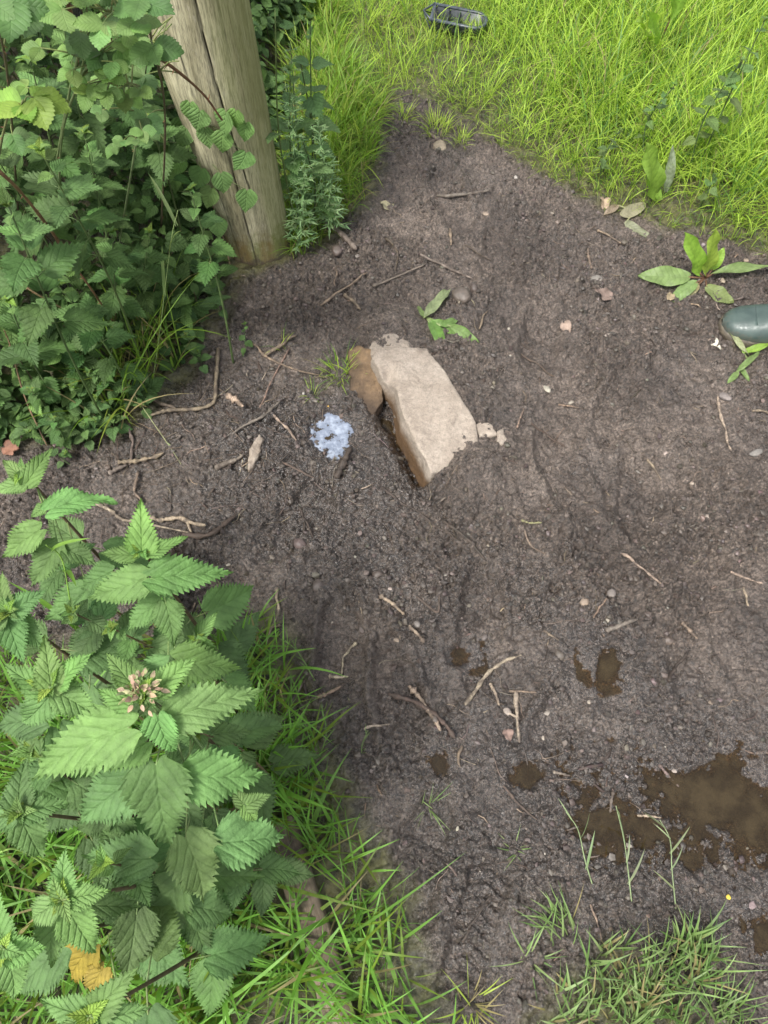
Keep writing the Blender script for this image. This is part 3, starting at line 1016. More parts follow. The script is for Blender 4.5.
def leaves(mb, T, pos, d, n, L, Wd, fold, droop, tint, pucker=0.0, wave=0.0, vein_scale=5.5, slant=0.95, rs=None, twist=None, tipdry=None):
    """a batch of leaves of one template: base position, direction, upward normal, length, width factor"""
    rs = rs or np.random.default_rng(1)
    pos, d, n = (np.atleast_2d(np.asarray(a, float)) for a in (pos, d, n))
    M = len(pos)
    br = lambda a: np.broadcast_to(np.asarray(a, float), (M,))[:, None]
    L, Wd, fold, droop = br(L), br(Wd), br(fold), br(droop)
    d = nrm(d)
    s = nrm(np.cross(d, n))
    n = np.cross(s, d)
    x = T['x'][None] * Wd
    y = T['y'][None]
    z = fold * np.abs(x) + 0 * y
    if pucker:
        ph = ((T['u'] - np.abs(T['uv'][:, 0] - 0.5) * slant) * vein_scale) % 1.0
        z = z + pucker * rs.uniform(0.5, 1.3, (M, 1)) * np.sqrt(np.abs(np.sin(np.pi * (ph + 0.0))))[None] * np.minimum(np.abs(T['v']) * 3, 1)[None] * (1 - T['u'] ** 3)[None]
    if wave:
        p0 = rs.uniform(0, 6.28, (M, 1))
        fr = rs.uniform(7, 13, (M, 1))
        z = z + wave * np.sin(y * fr + p0 + np.sign(T['v'])[None] * 1.2) * (np.abs(T['v']) ** 2)[None]
    # sideways sweep
    sw = rs.normal(0, 0.10, (M, 1))
    x = x + sw * y * y
    th = droop * y
    dd = np.where(np.abs(droop) < 1e-3, 1e-3, droop)
    yy = np.sin(th) / dd - z * 0 + np.sin(th) * z
    zz = -(1 - np.cos(th)) / dd + np.cos(th) * z
    if twist is not None:
        tw = br(twist) * y
        x, zz = x * np.cos(tw) - 0 * zz, zz + x * np.sin(tw)
    V = pos[:, None] + (L * x)[..., None] * s[:, None] + (L * yy)[..., None] * d[:, None] + (L * zz)[..., None] * n[:, None]
    k = V.shape[1]
    Fq = (T['q'][None] + (np.arange(M) * k)[:, None, None]).reshape(-1, 4)
    C = np.repeat(np.atleast_2d(np.asarray(tint, float)) * np.ones((M, 1)), k, 0)
    mb.add(V.reshape(-1, 3), Fq, np.tile(T['uv'], (M, 1)), C)

G_DEEP = np.array((0.047, 0.102, 0.029))
G_MID = np.array((0.090, 0.164, 0.052))
G_LIGHT = np.array((0.150, 0.255, 0.074))
G_YEL = np.array((0.200, 0.300, 0.055))

def jit(c, r, s=0.14):
    c = np.asarray(c, float)
    return np.clip(c * (1 + r.normal(0, s)) * (1 + r.normal(0, s * 0.35, 3)), 0.004, 0.7)

def up_normal(d, r, tilt=0.25):
    v = np.array([0, 0, 1.0]) + r.normal(0, tilt, 3)
    return v

def hides_post(p):
    d = np.asarray(p) - CAMP
    c = CRn.T @ d
    x, y = W_PX / 2 + F_PX * c[0] / -c[2], H_PX / 2 - F_PX * c[1] / -c[2]
    return y < 118 and 146 + 0.245 * y < x < 275 + 0.08 * y and p[1] < pb[1] + 0.02

def nettle(base, top, n_nodes, leaf_len, label, group=None, seed=0, hi=False, shade=1.0, bud=False, name='nettle_plant', az0=None, wfac=1.0, bare=0.25, light_top=0.7, tone=None, cat='nettle', rstem=0.0028):
    r = np.random.default_rng(seed)
    base, top = np.asarray(base, float), np.asarray(top, float)
    root = thing(name, base, label, cat, group)
    mid = (base + top) / 2 + np.append(r.normal(0, 0.02, 2), 0)
    path = catmull([base - (0, 0, 0.02), mid, top], 16)
    st = MB()
    add_tube(st, path, np.linspace(rstem, rstem * 0.45, 16), 6, jit((0.11, 0.085, 0.045) if hi else (0.07, 0.11, 0.035), r))
    lf = MB()
    az = r.uniform(0, np.pi) if az0 is None else az0
    T = T_NET_HI if hi else T_NET_LO
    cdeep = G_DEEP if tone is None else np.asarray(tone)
    for k in range(n_nodes):
        f = (k + 0.5) / n_nodes                       # 0 low, 1 top
        t = bare + (1 - bare) * (f ** 0.8)
        q = min(int(t * 15), 14)
        pp = path[q] * (1 - (t * 15 - q)) + path[min(q + 1, 15)] * (t * 15 - q)
        size = leaf_len * (0.75 + 0.35 * math.sin(min(f * 1.3, 1) * np.pi)) * (1.0 if f < 0.6 else 1.0 - 0.62 * (f - 0.6) / 0.4)
        for sgn in (0, np.pi):
            a = az + sgn + r.normal(0, 0.18)
            el = -0.25 + 0.75 * f + r.normal(0, 0.15)
            dirv = np.array([math.cos(a) * math.cos(el), math.sin(a) * math.cos(el), math.sin(el)])
            pet = size * (0.35 - 0.22 * f)
            b = pp + dirv * pet + np.array([0, 0, pet * 0.2])
            if hides_post(b + dirv * size * 0.7) or hides_post(b):
                continue
            add_tube(st, [pp, (pp + b) / 2 + (0, 0, pet * 0.06), b], [rstem * 0.35, rstem * 0.3, rstem * 0.28], 4, jit((0.10, 0.15, 0.05), r))
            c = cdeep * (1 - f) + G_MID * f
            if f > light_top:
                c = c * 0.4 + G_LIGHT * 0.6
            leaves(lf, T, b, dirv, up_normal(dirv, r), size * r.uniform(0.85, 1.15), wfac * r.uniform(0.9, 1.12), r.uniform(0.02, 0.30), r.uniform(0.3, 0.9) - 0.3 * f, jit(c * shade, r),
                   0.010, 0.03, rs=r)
        az += np.pi / 2 + r.normal(0, 0.1)
    # tuft of young leaves at the tip
    for k in range(0 if hides_post(path[-1]) else 6):
        a = az + k * np.pi / 3 + r.normal(0, 0.2)
        el = r.uniform(0.4, 1.2)
        dirv = np.array([math.cos(a) * math.cos(el), math.sin(a) * math.cos(el), math.sin(el)])
        leaves(lf, T, path[-1], dirv, up_normal(dirv, r, 0.1), leaf_len * r.uniform(0.22, 0.42), 0.8, 0.3, 0.8, jit((G_LIGHT if k % 2 else G_YEL * 0.8), r), 0.02, 0.02, rs=r)
    lf.build('foliage', MAT['nettle'], root)
    st.build('stem', MAT['stem'], root)
    return root

# ------------------------------------------------------------------ the near nettles: leaf by leaf
def near_nettle(node_top, z_top, lean, leafspec, label, seed, bud=False, rows=3, extra_len=0.085, group='big nettles in the near corner', young=True):
    """leafspec: (base px, tip px, full width px, z base, z tip, tone)"""
    r = np.random.default_rng(seed)
    top = P(*node_top, z_top)
    g = top[:2] + np.array(lean)
    base = np.array([g[0], g[1], float(gzs(g[0], g[1]))])
    root = thing('nettle_plant', base, label, 'nettle', group)
    midp = base * 0.5 + top * 0.5 + np.append(-np.array(lean) * 0.12, 0)
    path = catmull([base - (0, 0, 0.03), midp, top], 24)
    st, lf = MB(), MB()
    add_tube(st, path, np.linspace(0.0040, 0.0018, 24), 8, (0.085, 0.062, 0.036))
    zs = path[:, 2]
    for (bx, by, tx, ty, w, zb, zt_, tone) in leafspec:
        b, t = P(bx, by, zb), P(tx, ty, zt_)
        L = np.linalg.norm(t - b)
        dp = (depth(b) + depth(t)) / 2
        Wf = 0.88 * (w * dp / F_PX) / (0.72 * L)
        q = path[np.argmin(np.abs(zs - (zb - 0.012)))]
        c = {0: G_MID * 0.7, 1: G_MID * 1.1, 2: G_MID * 0.7 + G_LIGHT * 0.5, 3: G_LIGHT, 4: G_YEL}[tone]
        tocam = nrm(CAMP - b)
        nn = np.array([0, 0, 1.0]) * 0.8 + tocam * 0.35 + r.normal(0, 0.16, 3)
        leaves(lf, T_NET_HI, b, t - b, nn, L * 1.04, np.clip(Wf, 0.7, 1.3), r.uniform(0.08, 0.36), r.uniform(0.25, 0.85), jit(c, r, 0.12), 0.017, 0.05, rs=r)
        add_tube(st, catmull([q, (q + b) / 2 + (0, 0, 0.004), b], 6), np.linspace(0.0014, 0.0009, 6), 5, jit((0.13, 0.19, 0.06), r))
    # lower pairs down the stem, half hidden
    az = r.uniform(0, 3.14)
    zlow = min(s[5] for s in leafspec)
    for k in range(rows):
        t = (k + 1.2) / (rows + 1) * max(zlow - 0.03, 0.1) / max(z_top, 0.1)
        q = path[min(int(t * 23), 23)]
        for sg in (0, np.pi):
            a = az + sg + r.normal(0, 0.2)
            el = r.normal(-0.1, 0.15)
            dv = np.array([math.cos(a) * math.cos(el), math.sin(a) * math.cos(el), math.sin(el)])
            b = q + dv * 0.03
            add_tube(st, [q, b], [0.0012, 0.001], 5, jit((0.12, 0.17, 0.06), r))
            leaves(lf, T_NET_HI, b, dv, up_normal(dv, r), extra_len * r.uniform(0.85, 1.15), r.uniform(0.95, 1.15), r.uniform(0.05, 0.25), r.uniform(0.2, 0.6), jit(G_MID * 0.9, r), 0.010, 0.03, rs=r)
        az += np.pi / 2
    if young:
        for k in range(7):
            a = k * 0.9 + r.normal(0, 0.2)
            el = r.uniform(0.3, 1.2)
            dv = np.array([math.cos(a) * math.cos(el), math.sin(a) * math.cos(el), math.sin(el)])
            leaves(lf, T_NET_LO, top, dv, up_normal(dv, r, 0.1), r.uniform(0.014, 0.03), 0.8, 0.3, 0.7, jit(G_YEL if k % 2 else G_LIGHT, r), 0.02, 0.02, rs=r)
    lf.build('foliage', MAT['nettle'], root)
    st.build('stem', MAT['stem'], root)
    if bud:
        fb = MB()
        for k in range(70):
            a, el = r.uniform(0, 6.28), r.uniform(-0.2, 1.5)
            dv = np.array([math.cos(a) * math.cos(el), math.sin(a) * math.cos(el), math.sin(el)])
            q = top + dv * r.uniform(0.004, 0.020) + np.array([0, 0, 0.012])
            leaves(fb, T_OVAL, q, dv, up_normal(dv, r), r.uniform(0.005, 0.010), 0.9, 0.2, 0.5, jit((0.30, 0.22, 0.14) if r.random() < 0.7 else (0.26, 0.28, 0.12), r), rs=r)
        fb.build('flower_bud', MAT['deadleaf'], root)
    return root

near_nettle((144, 696), 0.76, (0.02, 0.03), [
    (128, 728, 14, 764, 46, .74, .72, 2), (172, 716, 262, 684, 52, .74, .73, 2), (158, 716, 166, 762, 40, .75, .72, 2), (136, 690, 108, 652, 32, .76, .78, 3), (158, 690, 190, 655, 34, .76, .78, 2),
    (128, 705, 96, 690, 26, .76, .77, 3), (156, 765, 163, 858, 74, .68, .63, 1), (188, 776, 270, 778, 60, .66, .64, 2), (132, 782, 70, 822, 62, .66, .64, 1), (146, 742, 92, 775, 40, .70, .68, 1),
    (222, 842, 292, 838, 60, .56, .54, 1), (186, 838, 218, 908, 60, .57, .52, 2), (150, 858, 74, 862, 54, .56, .54, 1), (176, 880, 150, 962, 60, .48, .42, 1), (190, 905, 238, 915, 46, .46, .44, 1),
    (246, 806, 268, 792, 22, .60, .61, 3), (246, 806, 256, 826, 20, .60, .59, 3), (244, 804, 232, 790, 18, .60, .61, 3)],
    'tallest near nettle topped by a pinkish brown flower bud', 101, bud=True)
near_nettle((142, 550), 0.56, (0.03, -0.02), [
    (142, 553, 141, 502, 36, .56, .61, 3), (150, 553, 186, 541, 18, .56, .57, 3), (134, 555, 99, 555, 22, .56, .57, 3), (152, 577, 232, 571, 42, .53, .52, 2), (146, 578, 76, 606, 36, .53, .51, 2),
    (112, 572, 74, 590, 34, .50, .49, 1), (166, 604, 178, 648, 36, .47, .44, 1), (160, 600, 122, 628, 36, .46, .44, 1), (176, 660, 242, 672, 46, .42, .40, 2), (168, 664, 128, 704, 40, .42, .40, 1)],
    'near nettle with a pointed young tip in front of the dark mud hole', 102)
near_nettle((24, 473), 0.50, (0.06, -0.04), [
    (27, 483, 50, 448, 22, .50, .53, 3), (24, 482, -8, 494, 26, .50, .50, 2), (24, 478, -2, 458, 20, .50, .52, 3), (50, 510, 108, 480, 34, .47, .48, 2), (44, 508, 30, 516, 18, .47, .47, 2),
    (40, 530, -6, 560, 36, .45, .44, 2), (58, 545, 30, 590, 40, .42, .40, 1), (66, 550, 98, 560, 30, .42, .41, 1), (88, 590, 40, 630, 40, .36, .34, 1)],
    'near nettle with a bare dark red stem, farthest up the left edge', 103)
near_nettle((50, 686), 0.70, (0.05, 0.0), [
    (52, 690, 44, 640, 36, .70, .74, 2), (46, 690, 0, 668, 34, .70, .72, 2), (58, 692, 98, 716, 40, .69, .68, 2), (48, 698, 20, 736, 38, .69, .67, 2), (60, 684, 84, 650, 30, .70, .73, 3),
    (44, 720, -12, 720, 44, .64, .62, 1), (60, 730, 92, 790, 48, .62, .58, 1)],
    'near nettle with a yellowish tip at the left, touching the tallest one', 104)
near_nettle((62, 900), 0.72, (0.04, 0.06), [
    (64, 892, 58, 856, 34, .72, .75, 2), (54, 905, 24, 924, 34, .72, .71, 2), (70, 912, 96, 958, 44, .71, .68, 2), (72, 898, 108, 890, 30, .72, .72, 2), (56, 915, 40, 968, 42, .68, .64, 1), (76, 905, 140, 905, 40, .66, .64, 1)],
    'near nettle right above the yellowing leaf in the near corner', 105)
near_nettle((90, 1016), 0.66, (0.03, 0.05), [
    (94, 1014, 126, 974, 34, .66, .70, 2), (84, 1014, 38, 1006, 36, .66, .67, 2), (100, 1018, 150, 1012, 34, .66, .66, 2), (88, 1022, 80, 1070, 36, .66, .62, 2), (104, 1024, 130, 1062, 36, .64, .62, 1)],
    'near nettle cut by the bottom border of the photo', 106)
near_nettle((4, 948), 0.70, (0.05, 0.04), [
    (8, 950, 44, 952, 36, .70, .70, 2), (2, 942, -6, 896, 38, .70, .73, 2), (6, 956, 28, 1000, 42, .69, .66, 2), (-2, 950, -44, 960, 36, .70, .70, 2)],
    'near nettle at the left border below the other near tips', 107)
near_nettle((8, 612), 0.52, (0.05, -0.02), [
    (10, 612, 44, 592, 32, .52, .53, 1), (4, 614, -30, 630, 32, .52, .52, 1), (8, 618, 20, 664, 36, .51, .49, 1), (12, 622, 52, 640, 34, .50, .48, 1), (4, 606, -6, 572, 30, .52, .54, 2)],
    'near nettle between the red stem and the yellowish tip, leaves cut by the left border', 108)
near_nettle((20, 812), 0.62, (0.06, 0.03), [
    (22, 812, 66, 800, 36, .62, .62, 1), (16, 812, -24, 828, 36, .62, .61, 1), (20, 806, 14, 762, 36, .62, .64, 1), (22, 820, 44, 866, 42, .61, .58, 1)],
    'low shaded nettle under the long left leaf of the tallest one', 109)
near_nettle((112, 812), 0.50, (0.02, 0.02), [
    (112, 812, 140, 800, 40, .50, .50, 1), (108, 812, 70, 838, 40, .50, .49, 0), (114, 816, 128, 880, 44, .5, .47, 0), (106, 806, 92, 770, 36, .5, .51, 1)],
    'shaded nettle beneath the large leaves of the tallest one', 110, young=False, rows=1)
near_nettle((196, 640), 0.40, (-0.03, 0.0), [
    (196, 642, 216, 686, 34, .40, .37, 1), (192, 640, 168, 628, 30, .4, .4, 1), (194, 646, 174, 686, 34, .39, .37, 1), (200, 634, 216, 612, 18, .40, .41, 2)],
    'dark nettle standing against the grass on the right of the pointed young one', 111, rows=1)

for k, (tx, ty, z, ll, lab) in enumerate([
        (104, 862, .60, .062, 'smaller near nettle under the lower right leaves of the tallest one'), (30, 752, .60, .062, 'smaller near nettle just below the yellowish tip'),
        (196, 732, .58, .058, 'smaller near nettle behind the upright right leaf of the tallest one'), (112, 628, .44, .060, 'smaller near nettle directly below the pointed young one'),
        (72, 612, .46, .055, 'smaller near nettle to the right of the bare dark red stem'), (228, 872, .34, .055, 'low near nettle closest to the wooden board'),
        (40, 548, .38, .055, 'smaller near nettle at the foot of the bare dark red stem'), (168, 930, .40, .055, 'low near nettle right of the yellowing leaf'),
        (130, 760, .62, .050, 'smaller near nettle wedged between the big leaves of the tallest one')]):
    t = P(tx, ty, z)
    b = t + np.append(np.array([.03, .01]), 0)
    b[2] = float(gzs(b[0], b[1]))
    nettle(b, t, 5, ll, lab, 'big nettles in the near corner', 180 + k, hi=True, tone=G_MID * .85, bare=.45, wfac=1.1)

# yellowing leaf hanging under the near nettles
r = np.random.default_rng(5)
mb = MB()
for (bx, by, tx, ty, w, zb, zt_, c) in [(92, 945, 54, 992, 40, .40, .34, (0.30, 0.22, 0.035)), (104, 968, 76, 1004, 26, .38, .34, (0.26, 0.20, 0.04))]:
    b, t = P(bx, by, zb), P(tx, ty, zt_)
    L = np.linalg.norm(t - b)
    leaves(mb, T_NET_HI, b, t - b, (0.1, -0.2, 1), L, np.clip(w * depth(b) / F_PX / (0.72 * L), 0.7, 1.4), 0.1, 0.5, jit(c, r, 0.05), 0.02, 0.05, rs=r)
q = P(92, 945, .40)
yl = mb.build('dying_leaf', MAT['nettle'], loc=q)
tag(yl, 'yellow-brown dying leaf hanging under the near nettles', 'leaf')

# ------------------------------------------------------------------ the hedge: nettles, brambles and undergrowth on the left
HEDGE_PX = [(-60, 462), (0, 452), (100, 438), (150, 405), (195, 352), (222, 300), (236, 262), (262, 200), (300, 100), (320, 0), (330, -120), (-300, -120), (-700, 200), (-500, 470)]
HEDGE = pxpoly(HEDGE_PX)
hedge_list = [  # top px, height, leaf length, nodes, label
    (84, 133, .55, 0.055, 8, 'hedge nettle with a fresh pale tip left of the post'),
    (8, 205, .60, 0.078, 6, 'hedge nettle with very large leaves at the left border'),
    (8, 300, .36, 0.070, 5, 'hedge nettle with broad dark leaves above the low seedlings'),
    (112, 232, .40, 0.058, 7, 'hedge nettle right of the brown bramble cane, about half as tall as the post shows'),
    (150, 232, .34, 0.051, 7, 'hedge nettle with round leaves close to the foot of the post'),
    (58, 285, .36, 0.055, 7, 'hedge nettle crossed by the brown bramble cane'),
    (88, 335, .22, 0.043, 6, 'short hedge nettle behind the tall grass stalk'),
    (30, 390, .20, 0.035, 7, 'low bushy hedge nettle over the bare stems'),
    (88, 372, .17, 0.033, 7, 'low pale hedge nettle nearest the trampled mud'),
    (95, 420, .10, 0.028, 6, 'smallest nettle at the front edge of the hedge'),
    (52, 418, .13, 0.030, 6, 'small nettle beside the brown dead leaf under the hedge'),
    (40, 150, .66, 0.068, 7, 'hedge nettle behind the yellow-green bramble leaves'),
    (190, 190, .50, 0.047, 7, 'dark hedge nettle touching the left flank of the post'),
    (150, 120, .48, 0.058, 7, 'tall hedge nettle half hidden by pale bramble leaflets'),
    (30, 60, .62, 0.068, 7, 'tall dark hedge nettle in the upper left corner'),
    (110, 50, .58, 0.058, 7, 'tall dark hedge nettle below the arching bramble cane'),
    (140, 20, .60, 0.062, 7, 'tallest dark hedge nettle next to the top of the post'),
    (60, 10, .66, 0.068, 6, 'dark hedge nettle cut by the top border'),
    (-20, 130, .6, 0.072, 6, 'hedge nettle mostly beyond the left border'),
]
for k, (tx, ty, z, ll, nn, lab) in enumerate(hedge_list):
    rr = np.random.default_rng(300 + k)
    top = P(tx, ty, z)
    base = top + np.append(rr.normal(0, 0.04, 2) + np.array([-0.03, 0.02]), 0)
    base[2] = float(gzs(base[0], base[1]))
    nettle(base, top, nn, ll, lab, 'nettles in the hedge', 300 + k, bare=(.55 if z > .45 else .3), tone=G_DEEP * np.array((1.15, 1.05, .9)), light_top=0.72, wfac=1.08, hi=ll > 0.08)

for k, (tx, ty) in enumerate([(45, 398), (72, 386), (102, 362), (60, 430), (96, 398), (118, 388), (28, 432), (78, 350), (20, 372), (112, 418), (128, 366), (48, 358), (84, 424)]):
    rr = np.random.default_rng(380 + k)
    top = P(tx, ty, rr.uniform(.06, .15))
    base = top + np.append(rr.normal(0, 0.02, 2), 0)
    base[2] = float(gzs(base[0], base[1]))
    nettle(base, top, 4, rr.uniform(.024, .036), 'pale young nettle in the dense low cluster at the front of the hedge', 'young nettles clustered at the front of the hedge', 380 + k, tone=G_MID * .9, name='young_nettle', wfac=1.2, bare=.2, rstem=.0013)

# bramble canes with leaflets
def cane_plant(name, pts, rad, label, cat, leaf_at, ll, seed, group=None, tone=G_LIGHT, cane_c=(0.13, 0.06, 0.035), T=None, mat='bramble', trip=True, spread=1.0):
    r = np.random.default_rng(seed)
    pts = np.array(pts)
    root = thing(name, pts[0], label, cat, group)
    path = catmull(pts, 40)
    st, lf = MB(), MB()
    add_tube(st, path, np.linspace(rad, rad * 0.6, 40) * (1 + 0.12 * r.normal(size=40)), 7, cane_c)
    for k in range(26):                     # thorns
        q = path[r.integers(2, 38)]
        dv = nrm(r.normal(size=3))
        add_tube(st, [q, q + dv * rad * 3.0], [rad * 0.45, rad * 0.08], 4, (0.16, 0.07, 0.035))
    T = T or T_BRAM
    for t in leaf_at:
        q = path[int(np.clip(t, 0, 1) * 39)]
        a = r.uniform(0, 6.28)
        dv = nrm(np.array([math.cos(a), math.sin(a) - 0.4, 0.55]))
        b = q + dv * r.uniform(0.03, 0.07) * spread
        add_tube(st, catmull([q, (q + b) / 2 + (0, 0, 0.006), b], 5), [0.0013, 0.0012, 0.0011, 0.001, 0.0009], 5, jit((0.13, 0.16, 0.05), r))
        tocam = nrm(CAMP - b)
        if hides_post(b):
            continue
        for sgn in ((0, 1, -1) if trip else (0,)):
            d2 = nrm(np.array([dv[0] * math.cos(sgn * 1.15) - dv[1] * math.sin(sgn * 1.15), dv[0] * math.sin(sgn * 1.15) + dv[1] * math.cos(sgn * 1.15), r.normal(0, 0.18)]))
            leaves(lf, T, b, d2, np.array([0, 0, 0.9]) + tocam * 0.5 + r.normal(0, 0.25, 3), ll * r.uniform(0.75, 1.15), r.uniform(0.9, 1.1), r.uniform(0, 0.25), r.uniform(0, 0.6), jit(tone, r), 0.006, 0.03, 7, 0.75, r)
    if lf.n:
        lf.build('foliage', MAT[mat], root)
    st.build('cane', MAT['stem'], root)
    return root
gp = 'bramble canes in the hedge'
def gnd(px, py):
    return PG(px, py, -0.01)
cane_plant('bramble', [P(-120, 90, .3), P(20, -15, .92), P(78, 24, .90), P(129, 43, .84), P(168, 64, .76), P(203, 94, .60), P(222, 120, .52)], .0034, 'reddish brown bramble cane arching across to the post', 'bramble',
           list(np.linspace(.2, .72, 9)), .040, 401, gp, G_MID * 1.1)
cane_plant('bramble', [gnd(60, 300), P(60, 160, .55), P(78, 85, .80), P(96, 66, .84), P(118, 84, .80), P(140, 86, .76)], .0022, 'bramble with pale yellow-green leaflets in the middle of the hedge', 'bramble',
           list(np.linspace(.35, 1, 26)), .026, 402, gp, (0.19, 0.30, 0.085), (0.10, 0.13, 0.05))
cane_plant('bramble', [gnd(40, 260), P(70, 90, .70), P(100, 20, .92), P(125, 14, .95), P(132, -20, 1.0)], .0022, 'bramble with pale leaflets beside the top of the post', 'bramble',
           list(np.linspace(.55, 1, 16)), .030, 403, gp, (0.18, 0.29, 0.085), (0.10, 0.13, 0.05))
cane_plant('bramble', [gnd(-40, 330), P(-10, 200, .60), P(4, 130, .80), P(14, 108, .84), P(28, 104, .84)], .0020, 'bramble with one bright yellow-green leaf at the left border', 'bramble',
           [.93, 1], .048, 404, gp, G_YEL, (0.12, 0.13, 0.05), spread=0.3)
cane_plant('bramble', [gnd(110, 300), P(130, 180, .5), P(138, 130, .62), P(147, 60, .75), P(146, 44, .8)], .0019, 'thin bramble with tiny round leaflets close to the post', 'bramble',
           list(np.linspace(.4, 1, 18)), .021, 405, gp, (0.17, 0.28, 0.09), (0.09, 0.12, 0.05))
cane_plant('bramble', [P(-60, 120, .75), P(0, 172, .68), P(24, 196, .60), P(52, 232, .48), P(72, 262, .38), P(96, 296, .25), P(118, 330, .10), gnd(124, 352)], .0030, 'brown arching cane bare of leaves in front of the hedge nettles', 'bramble',
           [.1], .03, 406, gp, G_MID, (0.15, 0.085, 0.045))
cane_plant('bramble', [P(-30, 275, .34), P(16, 283, .30), P(40, 296, .26), P(78, 318, .16), P(110, 345, .06), gnd(122, 362)], .0022, 'thin straw coloured dry cane running down to the trampled edge', 'bramble',
           [], .03, 407, gp, G_MID, (0.24, 0.17, 0.09))
cane_plant('bramble', [gnd(50, 452), P(26, 400, .10), P(10, 345, .22), P(4, 330, .26)], .0018, 'short brown cane standing over the brown dead leaf', 'bramble', [], .03, 408, gp, G_MID, (0.14, 0.09, 0.05))
cane_plant('bramble', [gnd(20, 240), P(10, 100, .70), P(0, 20, .95), P(25, -10, 1.05)], .0022, 'dark bramble in the upper left corner', 'bramble', list(np.linspace(.3, 1, 12)), .040, 409, gp, G_MID * 0.95, (0.09, 0.07, 0.04))
cane_plant('bramble', [gnd(160, 250), P(165, 120, .6), P(150, 30, .9), P(160, -20, 1.0)], .0022, 'dark bramble pressed against the left of the post', 'bramble', list(np.linspace(.3, 1, 12)), .036, 410, gp, G_MID * 0.95, (0.09, 0.07, 0.04))

# heart-leaved climber on the face of the post
r = np.random.default_rng(77)
root = thing('climbing_plant', gnd(232, 272), 'heart-leaved plant climbing up the face of the post', 'climber')
st, lf = MB(), MB()
HZ = lambda y: float(np.clip(0.62 - (y - 20) * 0.62 / 245, 0.03, 0.9))
cl = [(180, 128), (205, 138), (223, 142), (246, 162), (247, 200), (221, 183), (201, 178), (180, 166), (174, 180), (217, 228), (211, 198), (226, 122), (246, 132), (200, 120), (190, 112), (186, 138), (236, 120), (160, 150), (168, 200)]
stem_pts = [gnd(232, 272)] + [P(x, y, HZ(y) + 0.0) for x, y in ((229, 235), (228, 205), (228, 172), (232, 150), (218, 128), (190, 112))]
stem_pts = [np.array(p) for p in stem_pts]
for k in range(1, len(stem_pts)):            # in front of the wood, not in it
    v = stem_pts[k][:2] - pb[:2]
    dd_ = np.linalg.norm(v)
    rr_ = 0.0775 + 0.04 * stem_pts[k][2] + 0.012
    if dd_ < rr_:
        stem_pts[k][:2] = pb[:2] + v / dd_ * rr_
add_tube(st, catmull(stem_pts, 40), np.linspace(0.0022, 0.0011, 40), 6, (0.12, 0.085, 0.045))
spth = catmull(stem_pts, 40)
for (x, y) in cl:
    z = HZ(y) + 0.015
    p = P(x, y - 9, z)
    v = p[:2] - pb[:2]
    dd_ = np.linalg.norm(v)
    rr_ = 0.0775 + 0.04 * z + 0.028
    front = pb[:2] + nrm(np.array([np.clip(v[0], -0.08, 0.08), -0.09])) * rr_
    if dd_ < rr_ or v[1] > -0.03:
        p = P(x, y - 9, z)
        for _ in range(60):
            if np.linalg.norm(p[:2] - pb[:2]) > rr_ and p[1] < pb[1]:
                break
            z += 0.006
            p = P(x, y - 9, z)
    t = P(x + r.normal(0, 4), y + 13, p[2] - 0.045)
    q = spth[np.argmin(np.linalg.norm(spth - p, axis=1))]
    add_tube(st, catmull([q, (q + p) / 2 + (0, -0.004, 0.004), p], 6), np.linspace(0.0011, 0.0007, 6), 5, (0.13, 0.17, 0.06))
    nn = nrm(CAMP - p) * 0.8 + np.array([0, -0.2, 0.5]) + r.normal(0, 0.2, 3)
    leaves(lf, T_HEART, p, t - p, nn, np.linalg.norm(t - p) * r.uniform(0.9, 1.1), r.uniform(0.95, 1.15), r.uniform(0.02, 0.2), r.uniform(0.1, 0.5), jit(G_MID * 0.6 + G_LIGHT * 0.5, r, 0.1), 0.006, 0.02, rs=r)
lf.build('foliage', MAT['nettle'], root)
st.build('stem', MAT['stem'], root)

# seedlings at the trampled edge
for k, (x, y, z, ll, lab) in enumerate([
        (208, 280, .13, .030, 'seedling with paired leaves right under the foot of the post'), (186, 335, .08, .030, 'low seedling at the trampled edge beside the long curved stick'),
        (198, 352, .05, .026, 'flat seedling just in front of the low one at the trampled edge'), (246, 330, .03, .022, 'tiny pale seedling alone on the mud below the post'),
        (140, 405, .06, .028, 'pale seedling below the tall grass stalk'), (66, 452, .05, .022, 'tiny green seedling between the brown dead leaf and the sticks')]):
    top = P(x, y, z)
    rr = np.random.default_rng(500 + k)
    base = top + np.append(rr.normal(0, 0.012, 2), 0)
    base[2] = float(gzs(base[0], base[1]))
    top[2] = max(top[2], base[2] + 0.03)
    nettle(base, top, 3 if z < .1 else 5, ll, lab, 'seedlings at the trampled edge', 520 + k, False, name='seedling', cat='seedling', bare=0.15, tone=G_MID, wfac=1.25, rstem=0.0012)

# dark leafy mass that fills the hedge: one uncountable mass
r = np.random.default_rng(900)
mb = MB()
lo, hi_ = HEDGE.min(0), HEDGE.max(0)
N = 34000
pts = np.c_[r.uniform(max(lo[0], -2.6), hi_[0], N), r.uniform(lo[1], min(hi_[1], 3.6), N)]
sdv = poly_sd(HEDGE, pts[:, 0], pts[:, 1])
hmax = np.clip(sdv * 1.5, 0.0, 0.85) + 0.02
zz = r.random(N) ** 0.75 * hmax
hp = np.array([hides_post((q[0], q[1], q2)) for q, q2 in zip(pts, zz)])
ok = ~hp & (sdv > 0.01) & (np.hypot(pts[:, 0] - pb[0], pts[:, 1] - pb[1]) > 0.13)
dens = fbm(pts[:, 0] * 7, pts[:, 1] * 7 + zz * 5, 2, 4)
ok &= dens > 0.40
ok &= r.random(N) < np.clip(1.25 - np.clip(-pts[:, 0] - 0.9, 0, 2) * 0.5, 0.3, 1)
pts, zz = pts[ok], zz[ok]
M = len(pts)
